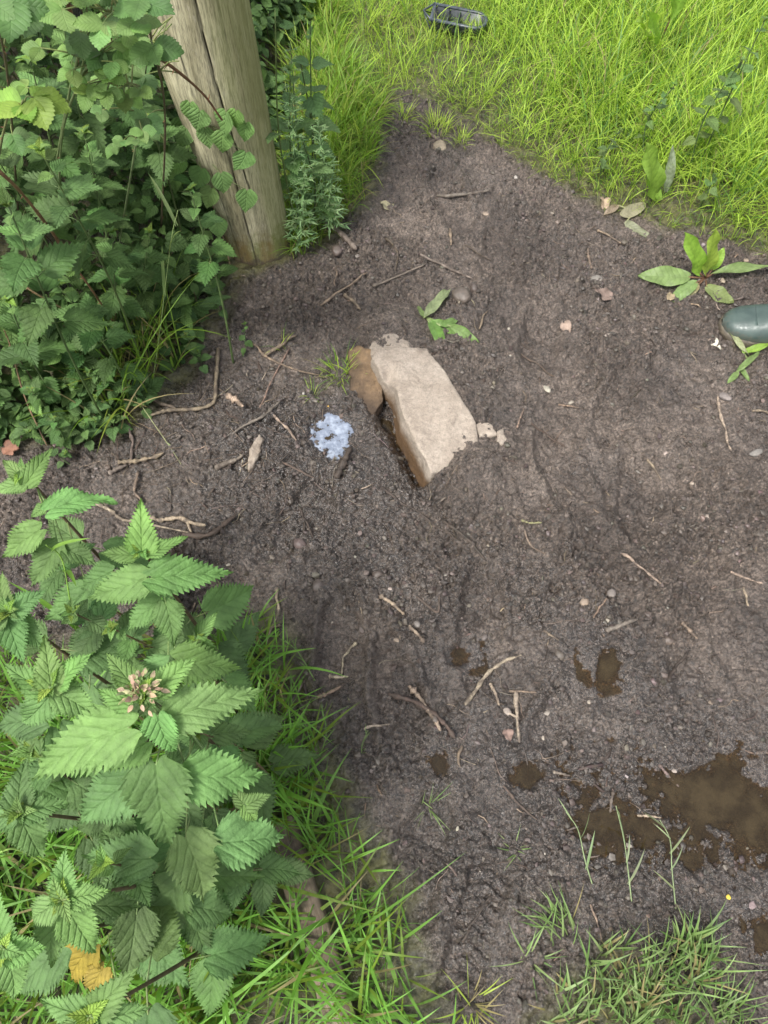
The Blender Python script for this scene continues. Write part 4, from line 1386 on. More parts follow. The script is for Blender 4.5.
pos = np.c_[pts, zz + gzs(pts[:, 0], pts[:, 1])]
a = r.uniform(0, 6.28, M)
el = r.normal(0.0, 0.35, M)
dv = np.c_[np.cos(a) * np.cos(el), np.sin(a) * np.cos(el), np.sin(el)]
nn = np.c_[r.normal(0, 0.45, (M, 2)), np.ones(M)]
mixc = r.random((M, 1))
tint = (G_DEEP * 0.8)[None] * (1 - mixc) + (G_MID * np.array((1.15, 1.08, .9)))[None] * mixc
tint = tint * r.lognormal(0, 0.2, (M, 1))
big = r.random(M) < 0.4
leaves(mb, T_OVAL, pos[~big], dv[~big], nn[~big], r.uniform(.025, .05, (~big).sum()), r.uniform(.9, 1.3, (~big).sum()), 0.15, 0.5, tint[~big], 0, 0.02, rs=r)
leaves(mb, T_NET_LO, pos[big], dv[big], nn[big], r.uniform(.030, .058, big.sum()), r.uniform(.9, 1.2, big.sum()), 0.15, 0.5, tint[big], 0.015, 0.03, rs=r)
for k in range(420):                                  # stalks and dead stems in the gloom
    q = pos[r.integers(M)]
    g = np.array([q[0] + r.normal(0, .08), q[1] + r.normal(0, .08), 0])
    g[2] = float(gzs(g[0], g[1]))
    add_tube(mb, catmull([g, (g + q) / 2 + r.normal(0, .015, 3), q], 6), np.linspace(.0018, .0010, 6), 4, jit((0.09, 0.065, 0.035) if r.random() < .6 else (0.06, 0.09, 0.03), r), cap=False)
ug = mb.build('undergrowth', MAT['nettle'])
ug['kind'] = 'stuff'

# ------------------------------------------------------------------ grass
def blades(mb, base, az, L, wd, lean, curl, tint, segs=5, root_pale=0.35, rs=None):
    """strips: base (N,3), azimuth, length, width, lean from upright, extra bend towards the tip"""
    rs = rs or np.random.default_rng(3)
    N = len(base)
    t = np.linspace(0, 1, segs + 1)
    ang = lean[:, None] + curl[:, None] * t[None] ** 1.3
    ds = (L / segs)[:, None]
    hx = np.concatenate([np.zeros((N, 1)), np.cumsum(np.sin(ang[:, :-1]) * ds, 1)], 1)
    hz = np.concatenate([np.zeros((N, 1)), np.cumsum(np.cos(ang[:, :-1]) * ds, 1)], 1)
    dx, dy = np.cos(az)[:, None], np.sin(az)[:, None]
    sw = rs.normal(0, 0.10, (N, 1)) * L[:, None] * (t[None] ** 2)
    cx = base[:, :1] + hx * dx - sw * dy
    cy = base[:, 1:2] + hx * dy + sw * dx
    cz = base[:, 2:3] + hz
    rot = az[:, None] + np.pi / 2 + rs.normal(0, 0.5, (N, 1)) + rs.normal(0, 0.5, (N, 1)) * t[None]
    prof = np.clip(np.minimum(1.0, 0.55 + 1.6 * t) * (1 - t ** 2.2), 0.02, 1)
    hw = wd[:, None] * 0.5 * prof[None]
    ox, oy = np.cos(rot) * hw, np.sin(rot) * hw
    Lf = np.stack([cx - ox, cy - oy, cz], -1)
    Rt = np.stack([cx + ox, cy + oy, cz], -1)
    V = np.stack([Lf, Rt], 2).reshape(N, -1, 3)
    k = V.shape[1]
    q = np.array([[2 * s, 2 * s + 1, 2 * s + 3, 2 * s + 2] for s in range(segs)])
    F = (q[None] + (np.arange(N) * k)[:, None, None]).reshape(-1, 4)
    pale = np.array((0.22, 0.23, 0.09))
    f = (1 - t) ** 3 * root_pale
    C = tint[:, None] * (1 - f[None, :, None]) + pale[None, None] * f[None, :, None]
    C = np.repeat(C, 2, axis=1).reshape(-1, 3)
    mb.add(V.reshape(-1, 3), F, None, C)

def scatter(poly, N, r, sd_min=0.0):
    lo, hi = poly.min(0) + min(sd_min, 0), poly.max(0) - min(sd_min, 0)
    p = np.c_[r.uniform(lo[0], hi[0], N), r.uniform(lo[1], hi[1], N)]
    s = poly_sd(poly, p[:, 0], p[:, 1])
    k = s > sd_min
    return p[k], s[k]

GR_A = np.array((0.275, 0.430, 0.046))      # fresh meadow, lightened in the colour to stand for stronger open-sky light
GR_B = np.array((0.390, 0.500, 0.080))      # yellowish, with the same open-sky brightness put into the colour
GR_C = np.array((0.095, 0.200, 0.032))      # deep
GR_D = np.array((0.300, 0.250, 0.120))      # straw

def grass_field(name, poly, N, seed, len_fn, col_w, wd=(0.0016, 0.0036), lean=(0.0, 0.6), curl=(0.2, 1.0), edge=0.03, clump=0.5, az_fn=None, segs=5, post_clear=True, straw=0.04, out=0.0, keep=None):
    r = np.random.default_rng(seed)
    p, s = scatter(poly, N, r, -out)
    s = s + out
    d = fbm(p[:, 0] * 11, p[:, 1] * 11, 3, seed)
    k = r.random(len(p)) < np.clip(s / edge, 0.05, 1) * np.clip(1 - clump + clump * 2.2 * smooth(0.32, 0.62, d), 0, 1)
    if post_clear:
        k &= np.hypot(p[:, 0] - pb[0], p[:, 1] - pb[1]) > 0.085
    if keep is not None:
        k &= keep(p)
    p, s, d = p[k], s[k], d[k]
    # blades grow in tufts: pull towards tuft centres
    cell = 0.035
    cx = (np.floor(p[:, 0] / cell) + hash2(np.floor(p[:, 0] / cell), np.floor(p[:, 1] / cell), seed)) * cell
    cy = (np.floor(p[:, 1] / cell) + hash2(np.floor(p[:, 0] / cell), np.floor(p[:, 1] / cell), seed + 5)) * cell
    pull = r.uniform(0, 0.75, len(p))
    p = p * (1 - pull[:, None]) + np.c_[cx, cy] * pull[:, None]
    n = len(p)
    base = np.c_[p, gzs(p[:, 0], p[:, 1]) - 0.004]
    L = len_fn(p, s, d) * r.lognormal(0, 0.25, n)
    az = r.uniform(0, 6.28, n)
    out = np.arctan2(p[:, 1] - cy, p[:, 0] - cx)
    az = np.where(r.random(n) < 0.5, out, az)
    if az_fn is not None:
        az = az_fn(p, s, az, r)
    w = r.random((n, 1)) * 0.7 + 0.3 * d[:, None]
    tint = col_w[0][None] * (1 - w) + col_w[1][None] * w
    k2 = r.random(n) < 0.25
    tint[k2] = col_w[2]
    tint *= r.lognormal(0, 0.14, (n, 1))
    k3 = r.random(n) < straw
    tint[k3] = GR_D * r.uniform(0.6, 1.1, (k3.sum(), 1))
    mb = MB()
    blades(mb, base, az, L, r.uniform(*wd, n) * np.clip(L / 0.10, 0.6, 1.6), np.abs(r.uniform(*lean, n)), r.uniform(*curl, n), tint, segs, rs=r)
    o = mb.build(name, MAT['blade'])
    o['kind'] = 'stuff'
    return o

# meadow: everything beyond the mud's upper and right edge
MEADOW = pxpoly([(330, -190), (322, 0), (345, 50), (375, 95), (398, 92), (422, 96), (450, 112), (478, 122), (520, 158), (565, 184), (625, 206), (690, 232), (768, 254), (1000, 318), (1500, 380), (1700, -60), (900, -220)])
def meadow_len(p, s, d):
    x = p[:, 0]
    return 0.035 + 0.10 * smooth(0.02, 0.35, s) * smooth(0.05, 0.75, x) + 0.035 * smooth(0.0, 0.12, s) + 0.05 * (d - 0.5)
def meadow_az(p, s, az, r):
    # by the trodden edge the blades fall outwards over the mud
    o = np.arctan2(-0.75 - 0.2 * p[:, 0], -0.6 + 0 * p[:, 0]) + r.normal(0, .9, len(p))
    return np.where(r.random(len(p)) < np.clip(.65 - s * 3.5, 0, .65), o, az)
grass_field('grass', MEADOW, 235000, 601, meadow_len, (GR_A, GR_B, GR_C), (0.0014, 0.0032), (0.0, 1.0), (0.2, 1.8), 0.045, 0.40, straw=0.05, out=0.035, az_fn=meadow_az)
# farther meadow beyond the frame, sparser
FARM = np.array([(-3.2, 3.3), (-1.5, 3.3), (3.4, 3.5), (3.4, 0.9), (5.5, 0.9), (5.5, 7.5), (-4, 7.5)])
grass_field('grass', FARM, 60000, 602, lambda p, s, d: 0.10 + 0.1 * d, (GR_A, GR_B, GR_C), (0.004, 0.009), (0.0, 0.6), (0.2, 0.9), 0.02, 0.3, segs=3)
# verge right of the post
VERGE = pxpoly([(284, 262), (278, 200), (285, 100), (300, -60), (340, -60), (350, 60), (388, 100), (380, 155), (366, 200), (338, 238), (300, 266)])
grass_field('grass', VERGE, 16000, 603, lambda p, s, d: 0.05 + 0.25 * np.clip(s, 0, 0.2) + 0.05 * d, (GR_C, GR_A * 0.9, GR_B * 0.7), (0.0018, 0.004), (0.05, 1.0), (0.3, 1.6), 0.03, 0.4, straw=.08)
# verge under the near nettles
NEARV = pxpoly([(236, 600), (272, 606), (292, 655), (318, 720), (330, 775), (352, 808), (396, 880), (412, 950), (440, 1010), (450, 1090), (150, 1120), (-250, 1100), (-250, 640), (100, 640)])
def near_len(p, s, d):
    return 0.06 + 0.07 * smooth(0, 0.15, s) + 0.10 * (d - 0.4)
bA, bB = PG(290, 840)[:2], PG(352, 1030)[:2]
def off_board(p):
    e = bB - bA
    t = np.clip(((p - bA) @ e) / (e @ e), 0, 1)
    return np.linalg.norm(p - bA - t[:, None] * e, axis=1) > 0.016
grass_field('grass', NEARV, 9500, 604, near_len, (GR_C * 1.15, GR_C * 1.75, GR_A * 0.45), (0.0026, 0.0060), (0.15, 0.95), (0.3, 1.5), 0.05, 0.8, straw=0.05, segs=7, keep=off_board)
# hedge floor grass, a few long pale blades
grass_field('grass', pxpoly([(120, 440), (150, 400), (190, 360), (170, 300), (120, 330), (90, 400)]), 420, 605, lambda p, s, d: 0.14 + 0.1 * d, (GR_C, GR_A * 0.8, GR_B * 0.6), (0.0022, 0.004), (0.0, 0.7), (0.3, 1.3), 0.01, 0.2, segs=7, straw=0.2)

def tuft(px, py, rad, n, Lr, label, seed, wd=(0.002, 0.004), cols=(GR_A, GR_B, GR_C), lean=(0.1, 1.0), curl=(0.2, 1.2), straw=0.06, group='grass tufts on the mud', az=None):
    r = np.random.default_rng(seed)
    c = PG(px, py)
    th, rr_ = r.uniform(0, 6.28, n), rad * np.sqrt(r.random(n))
    p = np.c_[c[0] + rr_ * np.cos(th), c[1] + rr_ * np.sin(th)]
    base = np.c_[p, gzs(p[:, 0], p[:, 1]) - 0.003]
    a = np.where(r.random(n) < 0.65, th, r.uniform(0, 6.28, n)) if az is None else r.normal(az[0], az[1], n)
    w = r.random((n, 1))
    tint = cols[0][None] * (1 - w) + cols[1][None] * w
    k2 = r.random(n) < 0.3
    tint[k2] = cols[2]
    tint *= r.lognormal(0, 0.12, (n, 1))
    k3 = r.random(n) < straw
    tint[k3] = GR_D * r.uniform(0.6, 1.1, (k3.sum(), 1))
    mb = MB()
    blades(mb, base, a, r.uniform(*Lr, n), r.uniform(*wd, n), r.uniform(*lean, n), r.uniform(*curl, n), tint, 6, rs=r)
    o = mb.build('grass_tuft', MAT['blade'], loc=c)
    tag(o, label, 'grass tuft', group)
    return o
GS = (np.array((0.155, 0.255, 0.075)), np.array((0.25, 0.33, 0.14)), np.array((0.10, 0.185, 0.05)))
tuft(340, 372, .035, 70, (.03, .075), 'short bright tuft against the rust-stained slab beside the block', 701, (.0014, .003))
tuft(462, 140, .020, 60, (.03, .06), 'small lone tuft nearest the pale stone at the head of the mud path', 702, (.0012, .0024), (GR_A, GR_B, GR_B))
tuft(437, 128, .035, 130, (.03, .07), 'larger tuft behind the pale stone at the head of the mud path', 703, (.0012, .0024), (GR_A, GR_B, GR_B))
tuft(404, 118, .022, 60, (.03, .06), 'small tuft left of the pale stone at the head of the mud path', 704, (.0012, .0024), (GR_A, GR_B, GR_B))
tuft(428, 806, .012, 14, (.03, .07), 'sparse tuft of few thin blades below the small film puddle', 705, (.0012, .0024), GS)
tuft(515, 850, .012, 10, (.02, .05), 'tiny pale weed tuft alone on the mud left of the brown puddle', 706, (.0014, .0026), GS)
tuft(560, 930, .030, 34, (.05, .10), 'thin tuft with leaning blades at the left of the near patch', 707, (.0022, .0042), GS, az=(2.4, .45))
tuft(620, 985, .064, 135, (.035, .09), 'dense tuft in the middle of the near patch', 708, (.0026, .0056), GS, straw=.14, az=(1.55, .95))
tuft(688, 965, .048, 125, (.04, .10), 'tallest dense tuft at the right of the near patch', 709, (.0026, .0056), GS, lean=(0, .8), straw=.14, az=(1.55, .95))
tuft(570, 1020, .042, 62, (.035, .085), 'low tuft cut by the bottom border, left in the near patch', 710, (.0026, .0056), GS, straw=.14, az=(1.55, .95))
tuft(660, 1025, .052, 105, (.035, .085), 'bright tuft cut by the bottom border, centre of the near patch', 711, (.0026, .0056), GS, straw=.14, az=(1.55, .95))
tuft(725, 1022, .035, 70, (.05, .10), 'small tuft cut by the bottom border, right in the near patch', 712, (.002, .004), GS, az=(1.55, .95))
tuft(530, 960, .014, 12, (.05, .09), 'few curled blades lying on the mud beside the boot print', 713, (.0025, .0045), GS, lean=(.7, 1.3))
tuft(470, 1005, .020, 26, (.04, .09), 'thin yellowish tuft at the edge of the verge, bottom border', 714, (.002, .0035), (GR_B, GR_B, GR_A), straw=.25)
tuft(312, 395, .012, 14, (.02, .05), 'wispy tuft at the left rim of the pale film puddle', 715, (.0012, .002))
tuft(282, 345, .015, 14, (.03, .06), 'wispy tuft between the crossed sticks below the post', 716, (.0012, .002), straw=.4)

def stalk(pts, label, seed, leavesn=4, ll=.06, c=(0.14, 0.22, 0.07), rad=.0011, group='grass stalks', bend=None):
    """a jointed stalk with strap leaves"""
    r = np.random.default_rng(seed)
    pts = [np.array(p) for p in pts]
    root = thing('grass_stalk', pts[0], label, 'grass stalk', group)
    st, lf = MB(), MB()
    path = catmull(pts, 24)
    add_tube(st, path, np.linspace(rad, rad * 0.5, 24), 5, c)
    for k in range(leavesn):
        q = path[int((k + 1.0) / (leavesn + 0.3) * 22)]
        a = r.uniform(0, 6.28)
        t = nrm(path[-1] - path[0])
        dv = nrm(t * 0.9 + np.array([math.cos(a), math.sin(a), 0.2]) * 0.55)
        leaves(lf, T_STRAP, q, dv, up_normal(dv, r, .4), ll * r.uniform(.7, 1.2), r.uniform(.045, .065), 0.2, r.uniform(0.2, 1.0), jit(c, r), rs=r)
    if lf.n:
        lf.build('leaf_blades', MAT['blade'], root)
    st.build('stem', MAT['stem'], root)
    return root
SAL = (0.20, 0.255, 0.13)
stalk([gnd(594, 890), P(585, 860, .05), P(578, 830, .09), P(566, 812, .11)], 'pale stalk rising over the brown puddle, leftmost of three', 801, 3, .055, SAL, .0013)
stalk([gnd(632, 905), P(628, 870, .05), P(624, 840, .10), P(616, 806, .14)], 'pale stalk rising over the brown puddle, middle of three', 802, 4, .06, SAL, .0013)
stalk([gnd(676, 910), P(672, 870, .06), P(670, 840, .10), P(660, 820, .12)], 'pale stalk rising over the brown puddle, rightmost of three', 803, 5, .05, SAL, .0012)
stalk([gnd(150, 400), P(160, 330, .12), P(166, 280, .22), P(172, 235, .30), P(178, 210, .34)], 'tall pale grass stalk standing in front of the hedge', 804, 4, .13, (0.22, 0.29, 0.10), .0012)
stalk([P(96, 330, .16), P(129, 386, .07), P(150, 418, .05), P(172, 450, .02), gnd(192, 482)], 'long pale stalk drooping from the hedge onto the mud', 805, 1, .05, (0.24, 0.25, 0.12), .0012)
stalk([gnd(90, 690), P(72, 610, .34), P(62, 560, .44), P(46, 545, .50)], 'broad bright grass stalk bent between the near nettles', 806, 3, .13, (0.17, 0.30, 0.05), .0016)
stalk([gnd(100, 940), P(60, 880, .40), P(20, 850, .52), P(-10, 856, .54)], 'thick grass stalk arching left under the near nettles', 807, 2, .10, (0.17, 0.27, 0.06), .0022)
stalk([gnd(118, 990), P(112, 960, .30), P(108, 935, .42)], 'upright pale stalk beside the yellowing leaf', 808, 0, .1, (0.20, 0.27, 0.09), .0018)
bl_r = np.random.default_rng(66)
stalk([gnd(320, 690), P(300, 655, .04), P(285, 640, .05)], 'small leafy weed stalk at the rim of the near verge', 809, 7, .03, (0.14, 0.24, 0.06), .001)
stalk([gnd(318, 760), P(326, 735, .04), P(322, 706, .07)], 'small leafy weed stalk just below the grey leaning stick', 810, 7, .03, (0.14, 0.24, 0.06), .001)
stalk([gnd(362, 757), P(362, 745, .02), P(368, 730, .035)], 'little green sprig on the mud beside the short pale twig', 811, 6, .02, (0.14, 0.22, 0.07), .0008)

# feathery weeds right of the post
def feather(px, py, z, bpx, bpy, label, seed, n=16, ll=.05):
    r = np.random.default_rng(seed)
    base, top = gnd(bpx, bpy), P(px, py, z)
    root = thing('feathery_weed', base, label, 'weed', 'feathery weeds beside the post')
    st, lf = MB(), MB()
    path = catmull([base, (base + top) / 2 + r.normal(0, .012, 3), top], 20)
    add_tube(st, path, np.linspace(.002, .0008, 20), 5, (0.10, 0.16, 0.06))
    for k in range(n):
        q = path[int(3 + k / n * 16)]
        f = k / n
        for m_ in range(3):
            a = k * 1.1 + m_ * 2.1 + r.normal(0, .2)
            dv = np.array([math.cos(a), math.sin(a), r.uniform(0.1, .7)])
            l_ = ll * (1.1 - .7 * f) * r.uniform(.7, 1.2)
            leaves(lf, T_STRAP, q, dv, up_normal(dv, r), l_, .10, .1, r.uniform(.3, 1.2), jit((0.20, 0.31, 0.14), r), rs=r)
            dvn = nrm(dv)
            for h_ in (.35, .6):
                for sg in (-1, 1):
                    d2 = dvn + sg * .8 * nrm(np.cross(dvn, (0, 0, 1)))
                    leaves(lf, T_STRAP, q + dvn * l_ * h_, d2, up_normal(d2, r), l_ * .4, .14, .1, .4, jit((0.22, 0.33, 0.15), r), rs=r)
    lf.build('foliage', MAT['blade'], root)
    st.build('stem', MAT['stem'], root)
feather(292, 95, .42, 300, 245, 'tall feathery weed right beside the post', 821)
feather(318, 120, .36, 318, 235, 'feathery weed in the middle of the verge right of the post', 822)
feather(305, 160, .28, 296, 258, 'feathery weed leaning from the foot of the post', 823)
feather(335, 165, .22, 338, 232, 'feathery weed nearest the mud path, right of the post', 824)
feather(290, 40, .5, 304, 200, 'feathery weed behind the post, reaching the top border', 825)
for k, (x, y, z, lab) in enumerate([(300, 132, .30, 'broad-leaved nettle right of the post among the feathery weeds'), (290, 70, .45, 'dark nettle behind the right flank of the post'),
                                    (310, 20, .5, 'nettle at the top border right of the post'), (275, 10, .6, 'nettle at the top border behind the post'), (300, 60, .4, 'small nettle between the post and the open grass')]):
    t = P(x, y, z)
    b = t.copy()
    b[2] = float(gzs(b[0], b[1]))
    nettle(b, t, 5, .055, lab, 'nettles right of the post', 840 + k, tone=G_MID * 1.3, wfac=1.1)

# nettles and tall weeds in the meadow, upper right
for k, (x, y, z, ll, lab) in enumerate([(675, 85, .24, .030, 'dull brownish-green nettle deep in the tall meadow grass'), (620, 130, .16, .025, 'dull nettle near the meadow edge above the upright dock leaf'),
                                        (742, 60, .34, .038, 'dark nettle at the right border of the meadow'), (765, 20, .42, .042, 'dark nettle in the upper right corner'), (715, 175, .12, .024, 'brownish weed in the meadow above the dock plant')]):
    t = P(x, y, z)
    b = t.copy()
    b[2] = float(gzs(b[0], b[1]))
    nettle(b, t, 5, ll, lab, 'nettles in the meadow', 860 + k, tone=(0.12, 0.17, 0.05), light_top=2)

# ------------------------------------------------------------------ docks and torn weeds
def dock(spec, basepx, label, seed, crown=True, cat='dock plant', name='dock_plant', mat='dock', bc=(0.12, 0.065, 0.038)):
    r = np.random.default_rng(seed)
    b0 = gnd(*basepx)
    root = thing(name, b0, label, cat)
    lf, st = MB(), MB()
    for (bx, by, tx, ty, w, zb, zt_, c, droop) in spec:
        b, t = PG(bx, by, zb), PG(tx, ty, zt_)
        L = np.linalg.norm(t - b)
        nn = np.array([0, -0.1, .7]) + nrm(CAMP - b) * .5 + r.normal(0, .08, 3)
        leaves(lf, T_DOCK, b - nrm(t - b) * 0, t - b, nn, L * 1.03, w * depth(b) / F_PX / (.39 * L), r.uniform(.05, .25), droop, jit(c, r, .06), 0.012, 0.045, 9, .25, r)
        add_tube(st, [b0 + (0, 0, .01), b + (t - b) * .03], [.0028, .0018], 6, bc)
    lf.build('foliage', MAT[mat], root)
    st.build('leaf_stalks', MAT['stem'], root)
    return root
DG, DP, DL = (0.20, 0.32, 0.05), (0.165, 0.235, 0.085), (0.27, 0.36, 0.06)
dock([(690, 277, 642, 277, 19, .020, .025, DP, .3), (700, 274, 693, 234, 18, .02, .15, DG, .25), (706, 274, 719, 232, 15, .02, .16, DL, .2), (711, 274, 775, 256, 9, .02, .06, DP, .3),
      (697, 282, 670, 298, 13, .015, .008, DP, .3), (706, 286, 732, 304, 15, .015, .012, (0.17, 0.21, 0.08), .2), (712, 270, 724, 250, 10, .02, .07, DG, .4), (699, 284, 684, 296, 9, .012, .006, (0.24, 0.22, 0.11), .2)],
     (704, 281), 'dock plant with upright yellow-green leaves next to the boot', 901)
dock([(656, 198, 652, 148, 22, .015, .20, (0.19, 0.30, 0.05), .25), (660, 200, 650, 170, 11, .015, .10, DG, .3)], (657, 201), 'single upright dock leaf at the edge of the tall meadow grass', 902)
dock([(666, 192, 676, 150, 9, .02, .14, (0.22, 0.25, 0.16), .4)], (666, 196), 'grey-green folded leaf standing right of the single upright dock leaf', 903)
dock([(648, 40, 644, 10, 14, .12, .26, (0.21, 0.33, 0.04), .3), (654, 45, 662, 5, 12, .12, .28, DG, .3), (670, 20, 690, -20, 13, .15, .3, DG, .4)], (652, 60), 'dock plant half sunk in the meadow by the top border', 904)
dock([(424, 318, 453, 279, 10, .012, .05, (0.22, 0.27, 0.13), .7), (428, 322, 470, 335, 12, .010, .014, (0.15, 0.25, 0.07), .3), (430, 320, 446, 345, 11, .012, .012, (0.14, 0.24, 0.06), .4), (450, 326, 484, 340, 9, .012, .012, (0.16, 0.24, 0.08), .4),
      (424, 318, 420, 304, 5, .012, .02, DP, .3), (440, 326, 458, 318, 8, .014, .02, (0.15, 0.24, 0.07), .3)], (426, 320), 'uprooted limp weed lying behind the upper right of the stone block', 905, cat='weed', name='uprooted_weed', bc=(0.2, 0.24, 0.1))
dock([(736, 372, 762, 350, 6, .01, .03, DP, .3), (742, 352, 772, 345, 7, .01, .03, DG, .4), (738, 372, 730, 382, 6, .01, .01, DP, .3), (740, 366, 748, 380, 5, .01, .01, DP, .3), (726, 326, 748, 356, 5, .02, .02, (0.25, 0.27, 0.15), .1)],
     (746, 362), 'limp sprig lying on the mud in front of the boot', 906, cat='weed', name='uprooted_weed', bc=(0.18, 0.22, 0.09))
dock([(620, 215, 650, 205, 12, .012, .02, (0.24, 0.24, 0.15), .5), (625, 222, 648, 238, 9, .010, .008, (0.23, 0.24, 0.15), .4), (618, 205, 606, 214, 7, .012, .01, (0.25, 0.20, 0.14), .3)], (634, 214), 'wilted grey-green weed at the meadow edge below the upright dock leaf', 907, cat='weed', name='uprooted_weed', bc=(0.2, 0.2, 0.1))

# ------------------------------------------------------------------ edging board sunk in the near verge
m = NT('old_board')
pz = m.coord((1, 0.07, 1))
g1 = m.noise(110, 5, .7, pz, .3)
g2 = m.noise(24, 4, .6, m.coord())
c = m.mix(m.ramp(g1, [(.3, 0.0), (.7, 1.0)]), (0.085, 0.062, 0.042), (0.21, 0.165, 0.12))
c = m.mix(m.ramp(g2, [(.5, 0.0), (.68, 1.0)]), c, (0.05, 0.038, 0.03))
m.set(color=c, rough=.8, spec=.25, normal=m.bump(g1, .0025, .9))
MAT['board'] = m.m
b0, b1 = PG(283, 820), PG(352, 1040)
dv = nrm((b1 - b0)[:2])
ln = np.linalg.norm((b1 - b0)[:2])
nyb, nxb = 90, 16
V = []
rb = np.random.default_rng(2)
prof = []
for k in range(nyb):
    t = k / (nyb - 1)
    for q in range(nxb):
        a = q / nxb * 2 * np.pi
        ex = np.sign(math.cos(a)) * abs(math.cos(a)) ** .4 * .027
        ez = np.sign(math.sin(a)) * abs(math.sin(a)) ** .4 * .030
        V.append((ex, t * ln, ez))
V = np.array(V)
V[:, 0] += (fbm(V[:, 1] * 9, V[:, 2] * 60, 3, 3) - .5) * .012 + (fbm(V[:, 1] * 1.5, V[:, 1] * 0, 2, 8) - .5) * .03
V[:, 2] += (fbm(V[:, 1] * 12, V[:, 0] * 90, 3, 4) - .5) * .010
i, j = np.meshgrid(np.arange(nyb - 1), np.arange(nxb), indexing='ij')
F = np.stack([i * nxb + j, i * nxb + (j + 1) % nxb, (i + 1) * nxb + (j + 1) % nxb, (i + 1) * nxb + j], -1).reshape(-1, 4)
mb = MB()
mb.add(V, F)
mb.F.append(np.arange(nxb)[None][:, ::-1].astype(np.int64))
mb.F.append(((nyb - 1) * nxb + np.arange(nxb))[None].astype(np.int64))
bd = mb.build('wooden_board', MAT['board'])
bd.location = (b0[0], b0[1], float(gzs(*((b0 + b1) / 2)[:2])) + .000)
bd.rotation_euler = (0, 0, math.atan2(dv[1], dv[0]) - math.pi / 2)
tag(bd, 'old grey-brown wooden board sunk in the grass beside the near nettles', 'board')

# ------------------------------------------------------------------ black plastic tray in the grass
m = NT('black_plastic')
n = m.noise(90, 4, .6, m.coord())
m.set(color=m.mix(m.ramp(n, [(.4, 0.0), (.65, 1.0)]), (0.018, 0.022, 0.027), (0.05, 0.056, 0.06)), rough=.38, spec=.5)
MAT['plastic'] = m.m
m = NT('grey_plastic')
n = m.noise(90, 4, .6, m.coord())
m.set(color=m.mix(m.ramp(n, [(.4, 0.0), (.65, 1.0)]), (0.024, 0.030, 0.037), (0.058, 0.070, 0.082)), rough=.35, spec=.5)
MAT['greyplastic'] = m.m
ta, tb = P(433, 9, .06), P(486, 21, .05)
tl = np.linalg.norm((tb - ta)[:2])
tray = thing('plastic_tray', (ta[0], ta[1], .012), 'black plastic trough with grey rim lying in the far grass by the top border', 'tray')
tray.rotation_euler = (math.radians(6), math.radians(2), math.atan2(tb[1] - ta[1], tb[0] - ta[0]))
def part(mb, name, mat, parent):
    o = mb.build(name, mat)
    o.parent = parent
    return o
def outline(l, w, off, n=10):
    """square left end, rounded right end"""
    pts = [(-off, -w / 2 - off), (l - w / 2, -w / 2 - off)]
    for k in range(1, n):
        a = -math.pi / 2 + math.pi * k / n
        pts.append((l - w / 2 + (w / 2 + off) * math.cos(a), (w / 2 + off) * math.sin(a)))
    pts += [(l - w / 2, w / 2 + off), (-off, w / 2 + off)]
    return np.array(pts)
TW, TH_ = .066, .045
def loop_wall(mb, rings):
    n = len(rings[0])
    V = np.concatenate(rings)
    k = len(rings)
    F = [[a * n + j, a * n + (j + 1) % n, (a + 1) * n + (j + 1) % n, (a + 1) * n + j] for a in range(k - 1) for j in range(n)]
    mb.add(V, np.array(F))
mb = MB()
o0, o1 = outline(tl, TW, 0), outline(tl, TW, -.0025)
z_ = lambda p, z: np.c_[p, np.full(len(p), z)]
oc = lambda off, s: (lambda q: np.c_[(q[:, 0] - tl / 2) * s + tl / 2, q[:, 1] * s])(outline(tl, TW, off))
loop_wall(mb, [z_(oc(0, .9) * 0 + np.array([tl / 2, 0]), 0), z_(oc(0, .9), 0), z_(o0, TH_), z_(o1, TH_), z_(oc(-.0025, .9), .004), z_(oc(0, .9) * 0 + np.array([tl / 2, 0]), .004)])
part(mb, 'tray_shell', MAT['plastic'], tray)
mb = MB()
loop_wall(mb, [z_(outline(tl, TW, .0045), TH_ - .004), z_(outline(tl, TW, .0045), TH_ + .001), z_(outline(tl, TW, -.0035), TH_ + .001), z_(outline(tl, TW, -.0035), TH_ - .003)])
part(mb, 'tray_rim', MAT['greyplastic'], tray)
def box(mb, x0, x1, y0, y1, z0, z1):
    V = [(x, y, z) for x in (x0, x1) for y in (y0, y1) for z in (z0, z1)]
    F = [[0, 1, 3, 2], [4, 6, 7, 5], [0, 4, 5, 1], [2, 3, 7, 6], [0, 2, 6, 4], [1, 5, 7, 3]]
    mb.add(V, np.array(F))
for k in range(2):
    mb = MB()
    x = tl * (.28 + .2 * k)
    box(mb, x, x + .003, -TW / 2 + .0035, TW / 2 - .0035, .004, TH_ - .008)
    part(mb, 'rib', MAT['plastic'], tray)
mb = MB()
add_tube(mb, [(-.002, -TW / 2, TH_), (-.030, 0, TH_ - .004), (-.002, TW / 2, TH_)], .0028, 6)
add_tube(mb, [(.0, -TW / 2, .012), (-.030, 0, TH_ - .004), (.0, TW / 2, .012)], .0024, 6)
part(mb, 'end_bracket', MAT['greyplastic'], tray)

